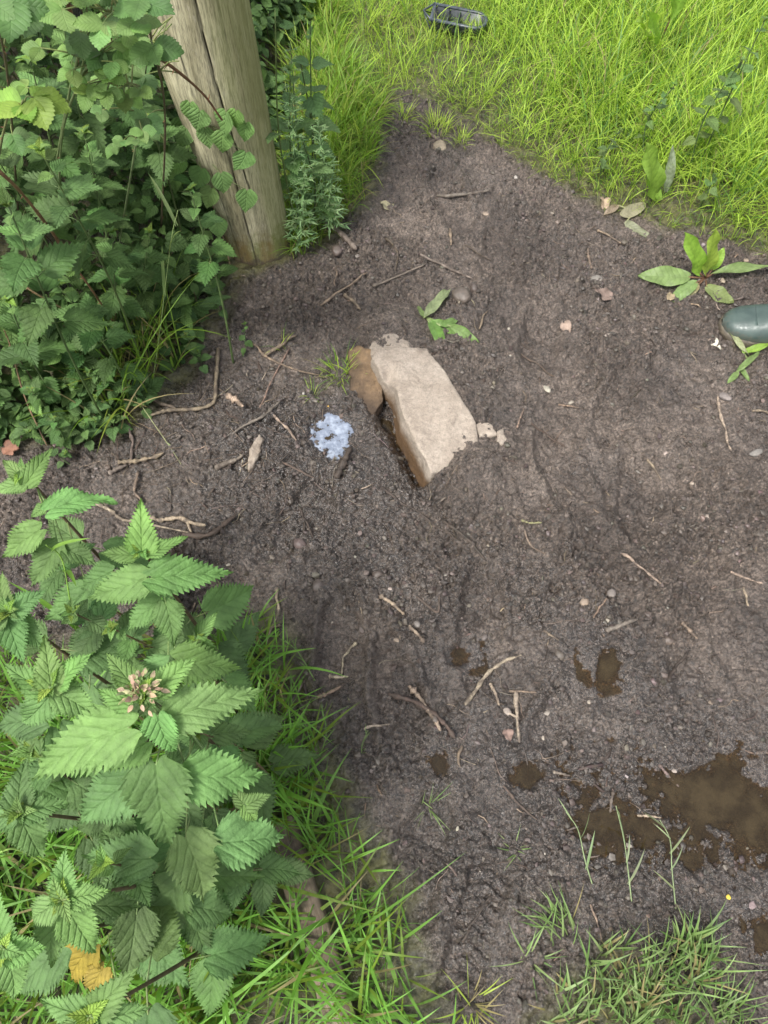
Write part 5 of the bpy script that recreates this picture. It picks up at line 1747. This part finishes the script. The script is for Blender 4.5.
# ------------------------------------------------------------------ the boot
m = NT('boot_rubber')
pos = m.coord()
n = m.noise(28, 4, .6, pos)
n2 = m.noise(160, 4, .65, pos)
sx = m.n('ShaderNodeSeparateXYZ')
m.l(pos, sx.inputs[0])
c = m.mix(m.ramp(n, [(.35, 0.0), (.65, 1.0)]), (0.030, 0.048, 0.043), (0.052, 0.076, 0.066))
dirt = m.math('ADD', m.math('MULTIPLY', m.math('SUBTRACT', 0.040, sx.outputs[2]), 20.0), m.math('MULTIPLY', m.math('SUBTRACT', n2, .5), 1.6))
c = m.mix(m.math('MULTIPLY', m.ramp(dirt, [(.1, 0.0), (.7, 1.0)]), .7), c, (0.085, 0.070, 0.052))
m.set(color=c, rough=m.ramp(n2, [(.35, .34), (.65, .60)]), spec=.5, normal=m.bump(n2, .0004, .5))
MAT['boot'] = m.m
m = NT('boot_sole')
n = m.noise(120, 4, .65, m.coord())
m.set(color=m.mix(m.ramp(n, [(.35, 0.0), (.65, 1.0)]), (0.035, 0.028, 0.020), (0.10, 0.082, 0.055)), rough=.6)
MAT['sole'] = m.m
toe = P(722, 322, .03)
hd = P(900, 342, .03)
fd = nrm((hd - toe)[:2])
tz = float(gzs(*(toe[:2] + fd * .1)))
boot = thing('wellington_boot', (toe[0], toe[1], tz), 'dark green rubber boot entering at the right border, beside the dock plant', 'boot')
boot.rotation_euler = (0, 0, math.atan2(fd[1], fd[0]))
def foot_sec(s):
    """half width, height of the upper at distance s from the toe"""
    w = np.interp(s, [0, .006, .018, .04, .07, .10, .14, .18, .22, .26, .285, .297], [.006, .022, .035, .046, .051, .051, .045, .038, .036, .036, .028, .008])
    h = np.interp(s, [0, .006, .018, .04, .07, .10, .13, .16], [.022, .031, .039, .047, .055, .065, .083, .11])
    return w, h
NS = 36
rings = []
ss = np.concatenate([[0.0, .003, .007, .012, .018, .026], np.linspace(.035, .15, 14)])
for s in ss:
    w, h = foot_sec(s)
    a = np.linspace(0, 2 * np.pi, NS, endpoint=False)
    ca, sa = np.cos(a), np.sin(a)
    y = np.sign(ca) * np.abs(ca) ** .75 * w
    zc = .016
    z = np.where(sa > 0, zc + np.abs(sa) ** .85 * (h - zc), zc - np.abs(sa) ** .6 * .010)
    rings.append(np.c_[np.full(NS, s), y, z])
# turn up over the instep into the shaft
for t in np.linspace(.08, 1, 22):
    ang = min(t * 2.4, 1) * math.pi / 2 * .96
    top_h = .10 + .26 * max(0, (t - .15)) / .85
    a = np.linspace(0, 2 * np.pi, NS, endpoint=False)
    ca, sa = np.cos(a), np.sin(a)
    fx0, fz0 = .15 + .028 * min(t * 2, 1), .098 + .265 * t          # front line
    bx0, bz0 = .297 - .012 * min(t * 3, 1) + .006 * t, .012 + .30 * t ** .85 + .05 * t * 0
    bz0 = np.interp(t, [0, .12, .3, 1], [.008, .02, .10, .363])
    bx0 = np.interp(t, [0, .06, .12, .3, 1], [.19, .285, .297, .285, .298])
    w = np.interp(t, [0, .12, .4, 1], [.042, .039, .046, .056])
    mx, mz = (fx0 + bx0) / 2, (fz0 + bz0) / 2
    hx, hz = (fx0 - bx0) / 2, (fz0 - bz0) / 2
    rings.append(np.c_[mx + hx * sa, np.sign(ca) * np.abs(ca) ** .85 * w, mz + hz * sa])
inner = rings[-1].copy()
cen_ = inner.mean(0)
inner = cen_ + (inner - cen_) * .95
inner2 = inner.copy()
inner2[:, 2] -= .16
mb = MB()
allr = rings + [inner, inner2]
V = np.concatenate(allr)
k = len(allr)
F = [[a * NS + j, a * NS + (j + 1) % NS, (a + 1) * NS + (j + 1) % NS, (a + 1) * NS + j] for a in range(k - 1) for j in range(NS)]
mb.add(V, np.array(F))
mb.F.append(np.arange(NS)[None].astype(np.int64))
part(mb, 'upper', MAT['boot'], boot)
# toe cap: a slightly raised rubber shell over the toes with a seam edge
mb = MB()
cap_r = []
for s in np.concatenate([[-.0012, .002, .006, .011, .017, .025], np.linspace(.034, .066, 6), [.0665]]):
    w, h = foot_sec(max(s, 0))
    g = .0007 if s < .0662 else -.001
    a = np.linspace(-.25, np.pi + .25, 26)
    ca, sa = np.cos(a), np.sin(a)
    y = np.sign(ca) * np.abs(ca) ** .75 * (w + g)
    z = np.where(sa > 0, .016 + np.abs(sa) ** .85 * (h - .016 + g), .016 - np.abs(sa) ** .6 * .010)
    cap_r.append(np.c_[np.full(26, s) + .012 * (np.abs(ca) ** 2) * (s > .03), y, z])
V = np.concatenate(cap_r)
F = [[a * 26 + j, a * 26 + j + 1, (a + 1) * 26 + j + 1, (a + 1) * 26 + j] for a in range(len(cap_r) - 1) for j in range(25)]
mb.add(V, np.array(F))
part(mb, 'toe_cap', MAT['boot'], boot)
# sole with a welt
sl = []
sq = np.concatenate([[-.004], np.linspace(0, .018, 6), np.linspace(.03, .28, 20), [.29, .297, .301]])
wq = np.interp(sq, [-.004, 0, .006, .018, .04, .07, .10, .14, .18, .22, .26, .285, .297, .301], [.004, .016, .027, .040, .051, .055, .055, .049, .042, .041, .041, .033, .014, .004])
ol = np.vstack([np.c_[sq, wq], np.c_[sq[::-1], -wq[::-1]]])
mb = MB()
loop_wall(mb, [np.c_[ol * 0 + (.15, 0), np.full(len(ol), -.012)], np.c_[ol * .985 + (.002, 0), np.full(len(ol), -.012)], np.c_[ol, np.full(len(ol), -.002)], np.c_[ol, np.full(len(ol), .013)],
               np.c_[(ol - (.15, 0)) * .95 + (.15, 0), np.full(len(ol), .015)], np.c_[ol * 0 + (.15, 0), np.full(len(ol), .012)]])
part(mb, 'sole', MAT['sole'], boot)

# ------------------------------------------------------------------ twigs and sticks on the mud
TONE = {'pale': (0.27, 0.215, 0.155), 'tan': (0.18, 0.135, 0.095), 'grey': (0.135, 0.110, 0.09), 'brown': (0.075, 0.054, 0.040), 'dark': (0.036, 0.027, 0.021), 'olive': (0.18, 0.17, 0.09)}
def twig(pts, w, tone, label, seed, fork=None, lift=0.0, name='twig'):
    r = np.random.default_rng(seed)
    W3 = np.array([PG(x, y) for x, y in pts])
    n = max(8, 6 * len(pts))
    path = catmull(W3, n)
    L = np.linalg.norm(np.diff(path, axis=0), axis=1).sum()
    rad = w * depth(W3[0]) / F_PX / 2
    t = np.linspace(0, 1, n)
    path[:, :2] += np.c_[np.interp(t, np.linspace(0, 1, 6), r.normal(0, L * .016, 6)), np.interp(t, np.linspace(0, 1, 6), r.normal(0, L * .016, 6))]
    g = gz(path[:, 0], path[:, 1])
    co = np.polyfit(t, g, min(2, len(pts)))
    zl = np.polyval(co, t)
    path[:, 2] = np.maximum(zl + rad * .8 + .0035, g * .8 + zl * .2 + rad * .4) + lift
    rr_ = rad * (1.0 - .35 * t) * np.clip(1 + .24 * r.normal(size=n), .5, 1.5)
    rr_[r.integers(1, n - 1)] *= 1.4
    rr_[-1] *= .6
    rr_[0] *= .75
    mb = MB()
    c = jit(TONE[tone], r, .08)
    cols = np.repeat(c[None] * (1 + .18 * r.normal(size=(n, 1))), 7, 0)
    cols = np.clip(np.vstack([cols, c, c]), .01, .7)
    add_tube(mb, path, rr_, 7, cols)
    if fork:
        a = PG(*fork[0])
        b = PG(*fork[1])
        q = path[np.argmin(np.linalg.norm(path[:, :2] - a[:2], axis=1))]
        b[2] += rad
        add_tube(mb, catmull([q, (q + b) / 2 + (0, 0, rad * .6), b], 7), np.linspace(rad * .7, rad * .35, 7), 6, c)
    o = mb.build(name, MAT['twig'], loc=path[n // 2])
    return tag(o, label, 'twig', 'twigs lying on the mud')
TW_ = [
    ([(300, 213), (327, 229), (358, 251)], 7, 'grey', 'thick grey stick lying across the foot of the verge right of the post'),
    ([(320, 308), (346, 290), (368, 276)], 2.6, 'tan', 'thin brown twig between the post and the stone block, pointing up right'),
    ([(437, 197), (462, 197), (488, 194)], 4, 'grey', 'straight level twig on the upper mud path below the pale stone'),
    ([(373, 290), (397, 279), (422, 266)], 3, 'grey', 'grey twig behind the top of the stone block, leftmost of a crossing pair'),
    ([(420, 257), (444, 268), (470, 280)], 3, 'grey', 'grey twig sloping down to a brown clod behind the uprooted weed'),
    ([(450, 231), (451, 247)], 3.4, 'tan', 'short upright-looking twig piece on the upper mud path'),
    ([(344, 295), (360, 311)], 4, 'tan', 'short stubby twig just above the tuft beside the stone block'),
    ([(386, 237), (397, 253), (395, 273)], 2, 'brown', 'bent thin twig below the thick grey stick'),
    ([(337, 268), (335, 288)], 2, 'tan', 'little thin twig under the lower end of the thick grey stick'),
    ([(464, 248), (491, 262)], 1.8, 'brown', 'hair-thin dark twig on the upper mud path'),
    ([(480, 330), (483, 318), (488, 312)], 2.2, 'tan', 'curled twig at the right end of the uprooted weed'),
    ([(251, 344), (271, 362), (318, 378)], 2.6, 'tan', 'long thin twig running toward the tuft beside the stone block'),
    ([(267, 356), (282, 348), (296, 337)], 4.4, 'tan', 'stout tan twig crossing the long thin one below the post'),
    ([(232, 436), (259, 420), (279, 403)], 3.2, 'grey', 'grey twig over the top of the long narrow cream stone'),
    ([(290, 352), (271, 385), (261, 409)], 2, 'tan', 'thin twig slanting down left from the stout tan twig'),
    ([(228, 397), (236, 402), (244, 410)], 6, 'pale', 'short chunky pale twig left of the thin slanting one'),
    ([(217, 470), (230, 463), (244, 458)], 5.5, 'grey', 'fat grey twig left of the long narrow cream stone'),
    ([(273, 415), (286, 428), (296, 442)], 3, 'pale', 'pale twig just left of the pale film puddle'),
    ([(336, 480), (343, 466), (351, 450)], 8.5, 'dark', 'stubby dark wet stick at the lower right rim of the pale film puddle'),
    ([(284, 464), (314, 480)], 2.2, 'brown', 'thin brown twig below the pale film puddle'),
    ([(380, 491), (411, 507), (454, 538)], 2.2, 'dark', 'long dark twig below the wet trench'),
    ([(298, 507), (306, 520), (314, 538)], 2, 'dark', 'thin dark twig in the broken clods below the pale film puddle'),
    ([(219, 349), (217, 390), (205, 408), (172, 412), (150, 414)], 4.4, 'tan', 'long curved stick hooking round in front of the hedge'),
    ([(150, 398), (163, 406), (177, 411)], 4.4, 'tan', 'straight tan twig just above the tail of the long curved stick'),
    ([(129, 425), (132, 446), (130, 466)], 3.2, 'grey', 'grey twig standing out of the litter in front of the hedge'),
    ([(121, 464), (142, 461), (164, 455)], 5, 'tan', 'level tan stick below the litter in front of the hedge'),
    ([(110, 474), (128, 466)], 5, 'grey', 'short grey stick touching the left end of the level tan stick'),
    ([(150, 520), (176, 521), (205, 529)], 5.4, 'pale', 'pale knobbly stick above the dark mud hole'),
    ([(184, 540), (211, 536), (234, 517)], 6, 'brown', 'stout brown stick bending away from the dark mud hole'),
    ([(98, 504), (111, 512), (124, 521)], 4.4, 'pale', 'pale stick over the near nettles, left of the knobbly one'),
    ([(140, 474), (135, 491), (143, 504)], 3, 'tan', 'kinked tan twig between the pale stick and the level tan stick'),
    ([(225, 606), (236, 619)], 3, 'pale', 'short pale twig leaning on the grass beside the near nettles'),
    ([(240, 588), (236, 612), (230, 632)], 2.6, 'tan', 'thin tan twig upright in the edge of the near grass'),
    ([(277, 588), (279, 608), (270, 635), (266, 652)], 3, 'pale', 'long wavy pale twig at the tip of the near grass'),
    ([(256, 636), (268, 630), (281, 626)], 3, 'tan', 'twig crossing the long wavy pale one'),
    ([(196, 604), (190, 618), (192, 626)], 2.4, 'tan', 'curled twig at the right leaf of the pointed young nettle'),
    ([(380, 597), (392, 605), (404, 615)], 4.2, 'pale', 'pale stub on the smooth mud, upper of two in line'),
    ([(409, 626), (416, 634), (424, 644)], 3.8, 'pale', 'pale stub on the smooth mud, lower of two in line'),
    ([(417, 598), (437, 613), (439, 597)], 2.4, 'brown', 'sharply bent brown twig right of the two pale stubs'),
    ([(357, 644), (345, 656), (342, 675)], 3.4, 'pale', 'bowed pale twig above a short level one'),
    ([(329, 677), (339, 678), (349, 677)], 4, 'pale', 'short level pale twig under the bowed one'),
    ([(409, 688), (420, 700), (432, 716), (440, 731)], 5, 'pale', 'bold pale stick pointing down to the small film puddle'),
    ([(386, 695), (420, 706), (442, 724), (453, 739)], 5.4, 'brown', 'long muddy brown root crossing under the bold pale stick'),
    ([(466, 706), (482, 680), (501, 664), (519, 658)], 4.4, 'pale', 'long curved pale stick in the centre of the lower mud'),
    ([(490, 684), (495, 694), (499, 706)], 3.4, 'pale', 'short pale twig inside the bend of the long curved pale stick'),
    ([(517, 693), (516, 715), (519, 742)], 4.4, 'pale', 'upright pale twig with a side stub'),
    ([(282, 724), (292, 704), (305, 680)], 4, 'grey', 'straight grey stick leaning out of the near grass'),
    ([(318, 699), (328, 694), (341, 687)], 4.2, 'tan', 'tan twig pointing at the short level pale one'),
    ([(364, 730), (370, 727), (389, 725)], 3.4, 'pale', 'short pale twig above the little green sprig'),
    ([(304, 684), (308, 700)], 3, 'dark', 'dark stub beside the straight grey stick'),
    ([(439, 520), (464, 538), (486, 562)], 3, 'dark', 'dark straight twig right of the small dark mud pit'),
    ([(462, 746), (458, 756), (460, 768)], 3.2, 'tan', 'short tan twig right of the small film puddle'),
    ([(524, 532), (530, 545), (545, 555)], 2.2, 'tan', 'thin bent twig on the smooth mud below the stone block'),
    ([(620, 554), (640, 568), (662, 584)], 3, 'pale', 'straight pale twig on the open mud at the right'),
    ([(592, 620), (598, 610), (605, 600)], 2.2, 'tan', 'little twig between two round pebbles'),
    ([(605, 632), (618, 627), (634, 620)], 5.4, 'grey', 'flat grey stick above the small brown puddle'),
    ([(543, 631), (558, 641)], 2.4, 'tan', 'small tan twig left of the small brown puddle'),
    ([(728, 574), (745, 579), (762, 584)], 3, 'pale', 'level pale twig near the right border'),
    ([(742, 588), (745, 597), (747, 607)], 3, 'pale', 'short pale twig under the level one near the right border'),
    ([(521, 522), (531, 524), (541, 525)], 3, 'olive', 'short olive straw on the smooth mud'),
    ([(681, 623), (688, 631), (696, 640)], 5, 'tan', 'brown bark sliver right of the flat grey stick'),
    ([(667, 682), (674, 668), (686, 654)], 4, 'dark', 'dark stick right of the small brown puddle'),
    ([(509, 691), (522, 692), (536, 693)], 2.6, 'tan', 'thin level twig crossing the upright pale one'),
    ([(716, 399), (723, 425), (730, 453)], 3, 'pale', 'long pale straw below the boot'),
    ([(521, 354), (538, 366), (554, 380)], 2, 'brown', 'thin brown twig right of the uprooted weed'),
    ([(531, 425), (548, 438), (565, 449)], 1.8, 'brown', 'hair-thin brown twig right of the stone flakes'),
    ([(558, 406), (568, 408), (579, 409)], 2.6, 'tan', 'little level straw below a pale pebble'),
    ([(751, 412), (768, 415)], 3, 'tan', 'twig end at the right border below the boot'),
    ([(646, 460), (652, 468), (660, 482)], 2.6, 'tan', 'small curved twig on the right-hand mud'),
    ([(587, 251), (588, 260), (591, 271)], 3, 'tan', 'short twig on the mud left of the dock plant'),
    ([(598, 231), (608, 238), (620, 245)], 2.6, 'tan', 'twig lying at the meadow edge below the dead leaf'),
    ([(516, 429), (519, 420), (524, 410)], 2.2, 'tan', 'little upright twig right of the tiny cream stone chip'),
    ([(658, 765), (667, 776), (677, 787)], 3.4, 'grey', 'grey twig lying in the brown puddle'),
    ([(503, 787), (519, 805), (537, 821)], 3, 'brown', 'brown twig rimming the left lobe of the brown puddle'),
    ([(552, 772), (560, 774), (569, 776)], 3, 'grey', 'twig bit on the ridge left of the brown puddle'),
    ([(613, 792), (610, 802), (609, 814)], 3.2, 'grey', 'short twig on the ridge in the middle of the brown puddle'),
    ([(461, 942), (474, 922), (491, 895)], 3, 'dark', 'dark stick pressed into the boot print'),
    ([(636, 816), (648, 816), (660, 819)], 3, 'pale', 'pale bent straw over the brown puddle'),
    ([(590, 905), (596, 922), (600, 940)], 2.2, 'tan', 'reddish dry stalk at the near edge of the brown puddle'),
    ([(745, 300), (746, 305)], 2, 'tan', 'tiny twig beneath the boot'),
]
for k, (pts, w, tone, lab) in enumerate(TW_[:-1]):
    fork = None
    if 'side stub' in lab:
        fork = ((517, 718), (505, 712))
    if 'knobbly' in lab:
        fork = ((185, 523), (192, 534))
    twig(pts, w, tone, lab, 1000 + k, fork)

# ------------------------------------------------------------------ pebbles and clods
def pebble(px, py, w, e, c, label, seed, ang=None, cat='pebble', flat=.6, mat='pebble', name='pebble', group='pebbles on the mud'):
    r = np.random.default_rng(seed)
    p = PG(px, py)
    rad = w * (0.8 if group == 'pebbles on the mud' and w < 13 else 1) * depth(p) / F_PX / 2
    bm = bmesh.new()
    bmesh.ops.create_icosphere(bm, subdivisions=3, radius=1)
    off = Vector(r.uniform(-9, 9, 3))
    a = r.uniform(0, 3.14) if ang is None else ang
    V = []
    for v in bm.verts:
        k = 1 + .22 * mnoise.noise(v.co * 1.3 + off) + .10 * mnoise.noise(v.co * 3.1 + off)
        q = v.co * k
        V.append((q.x, q.y * e, q.z * flat * max(e, .6)))
    F = np.array([[l.vert.index for l in f.loops] for f in bm.faces])
    bm.free()
    V = np.array(V) * rad
    ca, sa = math.cos(a), math.sin(a)
    V = np.c_[V[:, 0] * ca - V[:, 1] * sa, V[:, 0] * sa + V[:, 1] * ca, V[:, 2]]
    z = float(gz(p[0], p[1]))
    V = V + np.array([p[0], p[1], z + rad * flat * .05])
    mb = MB()
    mb.add(V, F, None, jit(c, r, .06))
    o = mb.build(name, MAT[mat], loc=(p[0], p[1], z))
    return tag(o, label, cat, group)
PL, PT, PGR, PBR = (0.28, 0.242, 0.20), (0.22, 0.175, 0.132), (0.165, 0.145, 0.13), (0.080, 0.062, 0.052)
PB_ = [
    (440, 147, 18, .75, PT, 'largest pale pebble, at the head of the mud path'), (486, 214, 9, .7, PT, 'pale pebble right below the level twig on the upper path'),
    (357, 256, 7, .8, PGR, 'small pebble at the lower end of the thick grey stick'), (597, 279, 13, .7, PGR, 'oval grey pebble on the mud left of the dock plant'),
    (547, 389, 11, .7, PL, 'oval whitish pebble on the smooth mud right of the block'), (725, 397, 13, .65, PGR, 'smooth grey pebble at the head of the long pale straw'),
    (756, 453, 15, .45, PGR, 'long oval grey pebble by the right border'), (509, 329, 5, .8, PL, 'small white pebble right of the uprooted weed'),
    (608, 335, 10, .5, PL, 'flat whitish flake on the middle of the right-hand mud'), (571, 403, 9, .5, PL, 'thin pale flake above the little level straw'),
    (666, 453, 7, .6, PL, 'white chip beside the small curved twig'), (585, 602, 12, .9, PT, 'round tan pebble at the foot of the little twig'),
    (611, 594, 12, .9, PGR, 'round grey pebble at the head of the little twig'), (708, 516, 9, .7, PL, 'whitish pebble on the right-hand mud'),
    (608, 620, 6, .9, PL, 'small cream pebble above the flat grey stick'), (692, 483, 6, .8, PL, 'small white pebble up from the whitish one'),
    (711, 703, 9, .6, PT, 'tan pebble above the brown puddle'), (547, 713, 12, .5, PL, 'oblong white chip right of the upright pale twig'),
    (589, 702, 5, .9, PL, 'tiny white pebble below the small brown puddle'), (397, 640, 8, .7, PT, 'orange-tan pebble left of the lower pale stub'),
    (417, 624, 9, .9, PGR, 'grey pebble touching the head of the lower pale stub'), (488, 545, 6, .8, PL, 'cream pebble at the tip of the dark straight twig'),
    (390, 589, 6, .7, PL, 'white chip above the upper pale stub'), (228, 565, 7, .5, PL, 'white chip right of the pointed young nettle'),
    (328, 405, 6, .7, (0.5, 0.32, 0.08), 'orange-yellow chip above the pale film puddle'), (507, 712, 11, .8, PL, 'pale pebble at the side stub of the upright twig'),
    (332, 623, 5, .6, PL, 'tiny white fleck on the smooth patch by the near grass'), (543, 738, 6, .6, PL, 'white fleck above the left lobe of the brown puddle'),
    (674, 771, 7, .7, PL, 'white fleck beside the grey twig in the brown puddle'), (728, 897, 7, .8, (0.55, 0.42, 0.06), 'yellow fleck on the mud right of the brown puddle'),
    (457, 829, 6, .6, PL, 'white fleck below the small film puddle'), (374, 767, 6, .5, PL, 'white fleck right of the near grass'), (510, 356, 4, .8, PL, 'tiny white pebble below the small white one'),
    (722, 282, 8, .7, PT, 'tan pebble between the dock plant and the boot'), (745, 262, 7, .8, PT, 'tan pebble in the short grass right of the dock plant'),
]
for k, (x, y, w, e, c, lab) in enumerate(PB_):
    pebble(x, y, w, e, c, lab, 2000 + k, ang=(0.4 if e < .6 else None))
CL_ = [(318, 586, 15, 'brown clod on the smooth patch beside the near grass'), (337, 251, 13, 'brown clod under the thick grey stick'), (462, 296, 22, 'largest brown clod, right of the uprooted weed\'s tall leaf'),
       (474, 288, 11, 'small brown clod leaning on the largest one'), (378, 575, 12, 'brown clod above the upper pale stub'), (300, 545, 14, 'brown clod among the broken earth below the pale film puddle'),
       (560, 655, 11, 'brown clod left of the small brown puddle'), (668, 640, 12, 'brown clod beside the bark sliver'), (50, 425, 24, 'earth-covered rounded stone at the front of the hedge')]
for k, (x, y, w, lab) in enumerate(CL_):
    pebble(x, y, w, .8, PBR if k < 8 else (0.13, 0.105, 0.08), lab, 2100 + k, cat='clod', flat=.8, mat='crumb', name='earth_clod', group='clods of earth')

# ------------------------------------------------------------------ dead leaves
def dead_leaf(px, py, w, c, label, seed, T=None):
    r = np.random.default_rng(seed)
    p = PG(px, py)
    L = w * depth(p) / F_PX
    a = r.uniform(0, 6.28)
    dv = np.array([math.cos(a), math.sin(a), .08])
    b = np.array([p[0], p[1], float(gz(p[0], p[1])) + .005]) - dv * L * .5
    mb = MB()
    leaves(mb, T or T_HEART, b, dv, up_normal(dv, r, .25), L, r.uniform(.7, 1.0), r.uniform(.1, .45), r.uniform(-.9, .8), jit(c, r, .08), .02, .09, rs=r)
    o = mb.build('dead_leaf', MAT['deadleaf'], loc=b)
    return tag(o, label, 'dead leaf', 'dead leaves')
for k, (x, y, w, c, lab) in enumerate([
        (16, 452, 24, (0.17, 0.085, 0.055), 'reddish brown dead leaf under the left front of the hedge'), (604, 206, 16, (0.27, 0.20, 0.14), 'curled tan dead leaf at the meadow edge'),
        (567, 330, 15, (0.22, 0.17, 0.13), 'crumpled brown dead leaf on the middle of the right-hand mud'), (600, 296, 20, (0.17, 0.125, 0.10), 'brown dead leaf just below the oval grey pebble'),
        (110, 434, 15, (0.34, 0.27, 0.16), 'pale dead leaf at the front of the small hedge nettles'), (168, 341, 16, (0.36, 0.33, 0.12), 'yellow dying leaf beside the tall pale grass stalk'),
        (175, 214, 18, (0.36, 0.33, 0.14), 'yellow dead leaf standing near the left foot of the post'), (386, 205, 14, (0.26, 0.23, 0.15), 'grey-green dead leaf at the lower tip of the verge'),
        (716, 345, 14, (0.42, 0.38, 0.30), 'whitish dead leaf under the toe of the boot'), (508, 738, 14, (0.15, 0.11, 0.085), 'dark dead leaf below the upright pale twig'),
        (460, 300, 15, (0.19, 0.145, 0.12), 'brown dead leaf on the largest clod'), (670, 297, 12, (0.30, 0.24, 0.15), 'tan dead leaf under the dock plant')]):
    dead_leaf(x, y, w, c, lab, 2300 + k)

# ------------------------------------------------------------------ uncountable litter and crumbs
r = np.random.default_rng(3000)
mb = MB()
p, s = scatter(MUD, 9000, r, 0.0)
vis = (np.abs(p[:, 0]) < 1.35) & (p[:, 1] < 2.2) & (p[:, 1] > -.35)
p = p[vis]
n1 = fbm(p[:, 0] * 6, p[:, 1] * 6, 2, 50)
p = p[r.random(len(p)) < .25 + .9 * smooth(.4, .65, n1)][:3600]
for (x, y) in p:                                   # straw, bark and root shreds a few millimetres long
    l_ = r.lognormal(-4.75, .55)
    a = r.uniform(0, 6.28)
    z = float(gz(x, y))
    d = np.array([math.cos(a), math.sin(a), r.normal(0, .12)]) * l_
    rad = l_ * r.uniform(.03, .11)
    kk = r.random()
    c = TONE['dark'] if kk < .30 else TONE['brown'] if kk < .52 else TONE['grey'] if kk < .76 else TONE['tan'] if kk < .94 else TONE['pale']
    q = np.array([x, y, z + rad * .6])
    add_tube(mb, [q - d / 2, q + r.normal(0, l_ * .06, 3), q + d / 2], [rad * .8, rad, rad * .5], 4, jit(c, r))
# dead stalks and root fibres, thickest where the hedge spills onto the mud
for k in range(330):
    if k < 190:
        x, y = PG(r.normal(175, 75), r.normal(440, 45))[:2]
    else:
        x, y = PG(r.uniform(230, 760), r.uniform(190, 900))[:2]
    l_ = r.uniform(.018, .062)
    a = r.uniform(0, 6.28)
    d = np.array([math.cos(a), math.sin(a)])
    qs = []
    for t in (-.5, -.17, .17, .5):
        p2 = np.array([x, y]) + d * l_ * t + r.normal(0, l_ * .05, 2)
        qs.append([p2[0], p2[1], float(gzs(p2[0], p2[1])) + .0035])
    c = TONE[['tan', 'grey', 'brown', 'pale', 'brown', 'dark'][r.integers(6)]]
    add_tube(mb, catmull(qs, 8), np.linspace(1, .5, 8) * r.uniform(.0006, .0014), 5, jit(c, r))
lt = mb.build('litter', MAT['twig'])
lt['kind'] = 'stuff'

ico = bmesh.new()
bmesh.ops.create_icosphere(ico, subdivisions=1, radius=1)
IV = np.array([v.co[:] for v in ico.verts])
IF = np.array([[l.vert.index for l in f.loops] for f in ico.faces])
ico.free()
mb = MB()
p, s = scatter(MUD, 60000, r, 0.0)
vis = (np.abs(p[:, 0]) < 1.3) & (p[:, 1] < 2.1) & (p[:, 1] > -.35)
p = p[vis]
cr = sample(crumbly, p[:, 0], p[:, 1])
p = p[r.random(len(p)) < .06 + .85 * cr ** 1.5][:10000]
for (x, y) in p:
    rad = .0011 + .0060 * r.random() ** 3.6
    z = float(gz(x, y)) + rad * .3
    sc = rad * np.array([1, r.uniform(.65, 1), r.uniform(.6, .95)])
    nz_ = 1 + .26 * r.normal(size=len(IV))
    a = r.uniform(0, 6.28)
    v = IV * nz_[:, None] * sc
    v = np.c_[v[:, 0] * math.cos(a) - v[:, 1] * math.sin(a), v[:, 0] * math.sin(a) + v[:, 1] * math.cos(a), v[:, 2]]
    kk = r.random()
    c = (0.055, 0.043, 0.035) if kk < .72 else (0.092, 0.073, 0.061) if kk < .992 else (0.26, 0.225, 0.19)
    mb.add(v + (x, y, z), IF, None, jit(c, r))
cr_o = mb.build('soil_crumbs', MAT['crumb'], smooth_shade=False)
cr_o['kind'] = 'stuff'
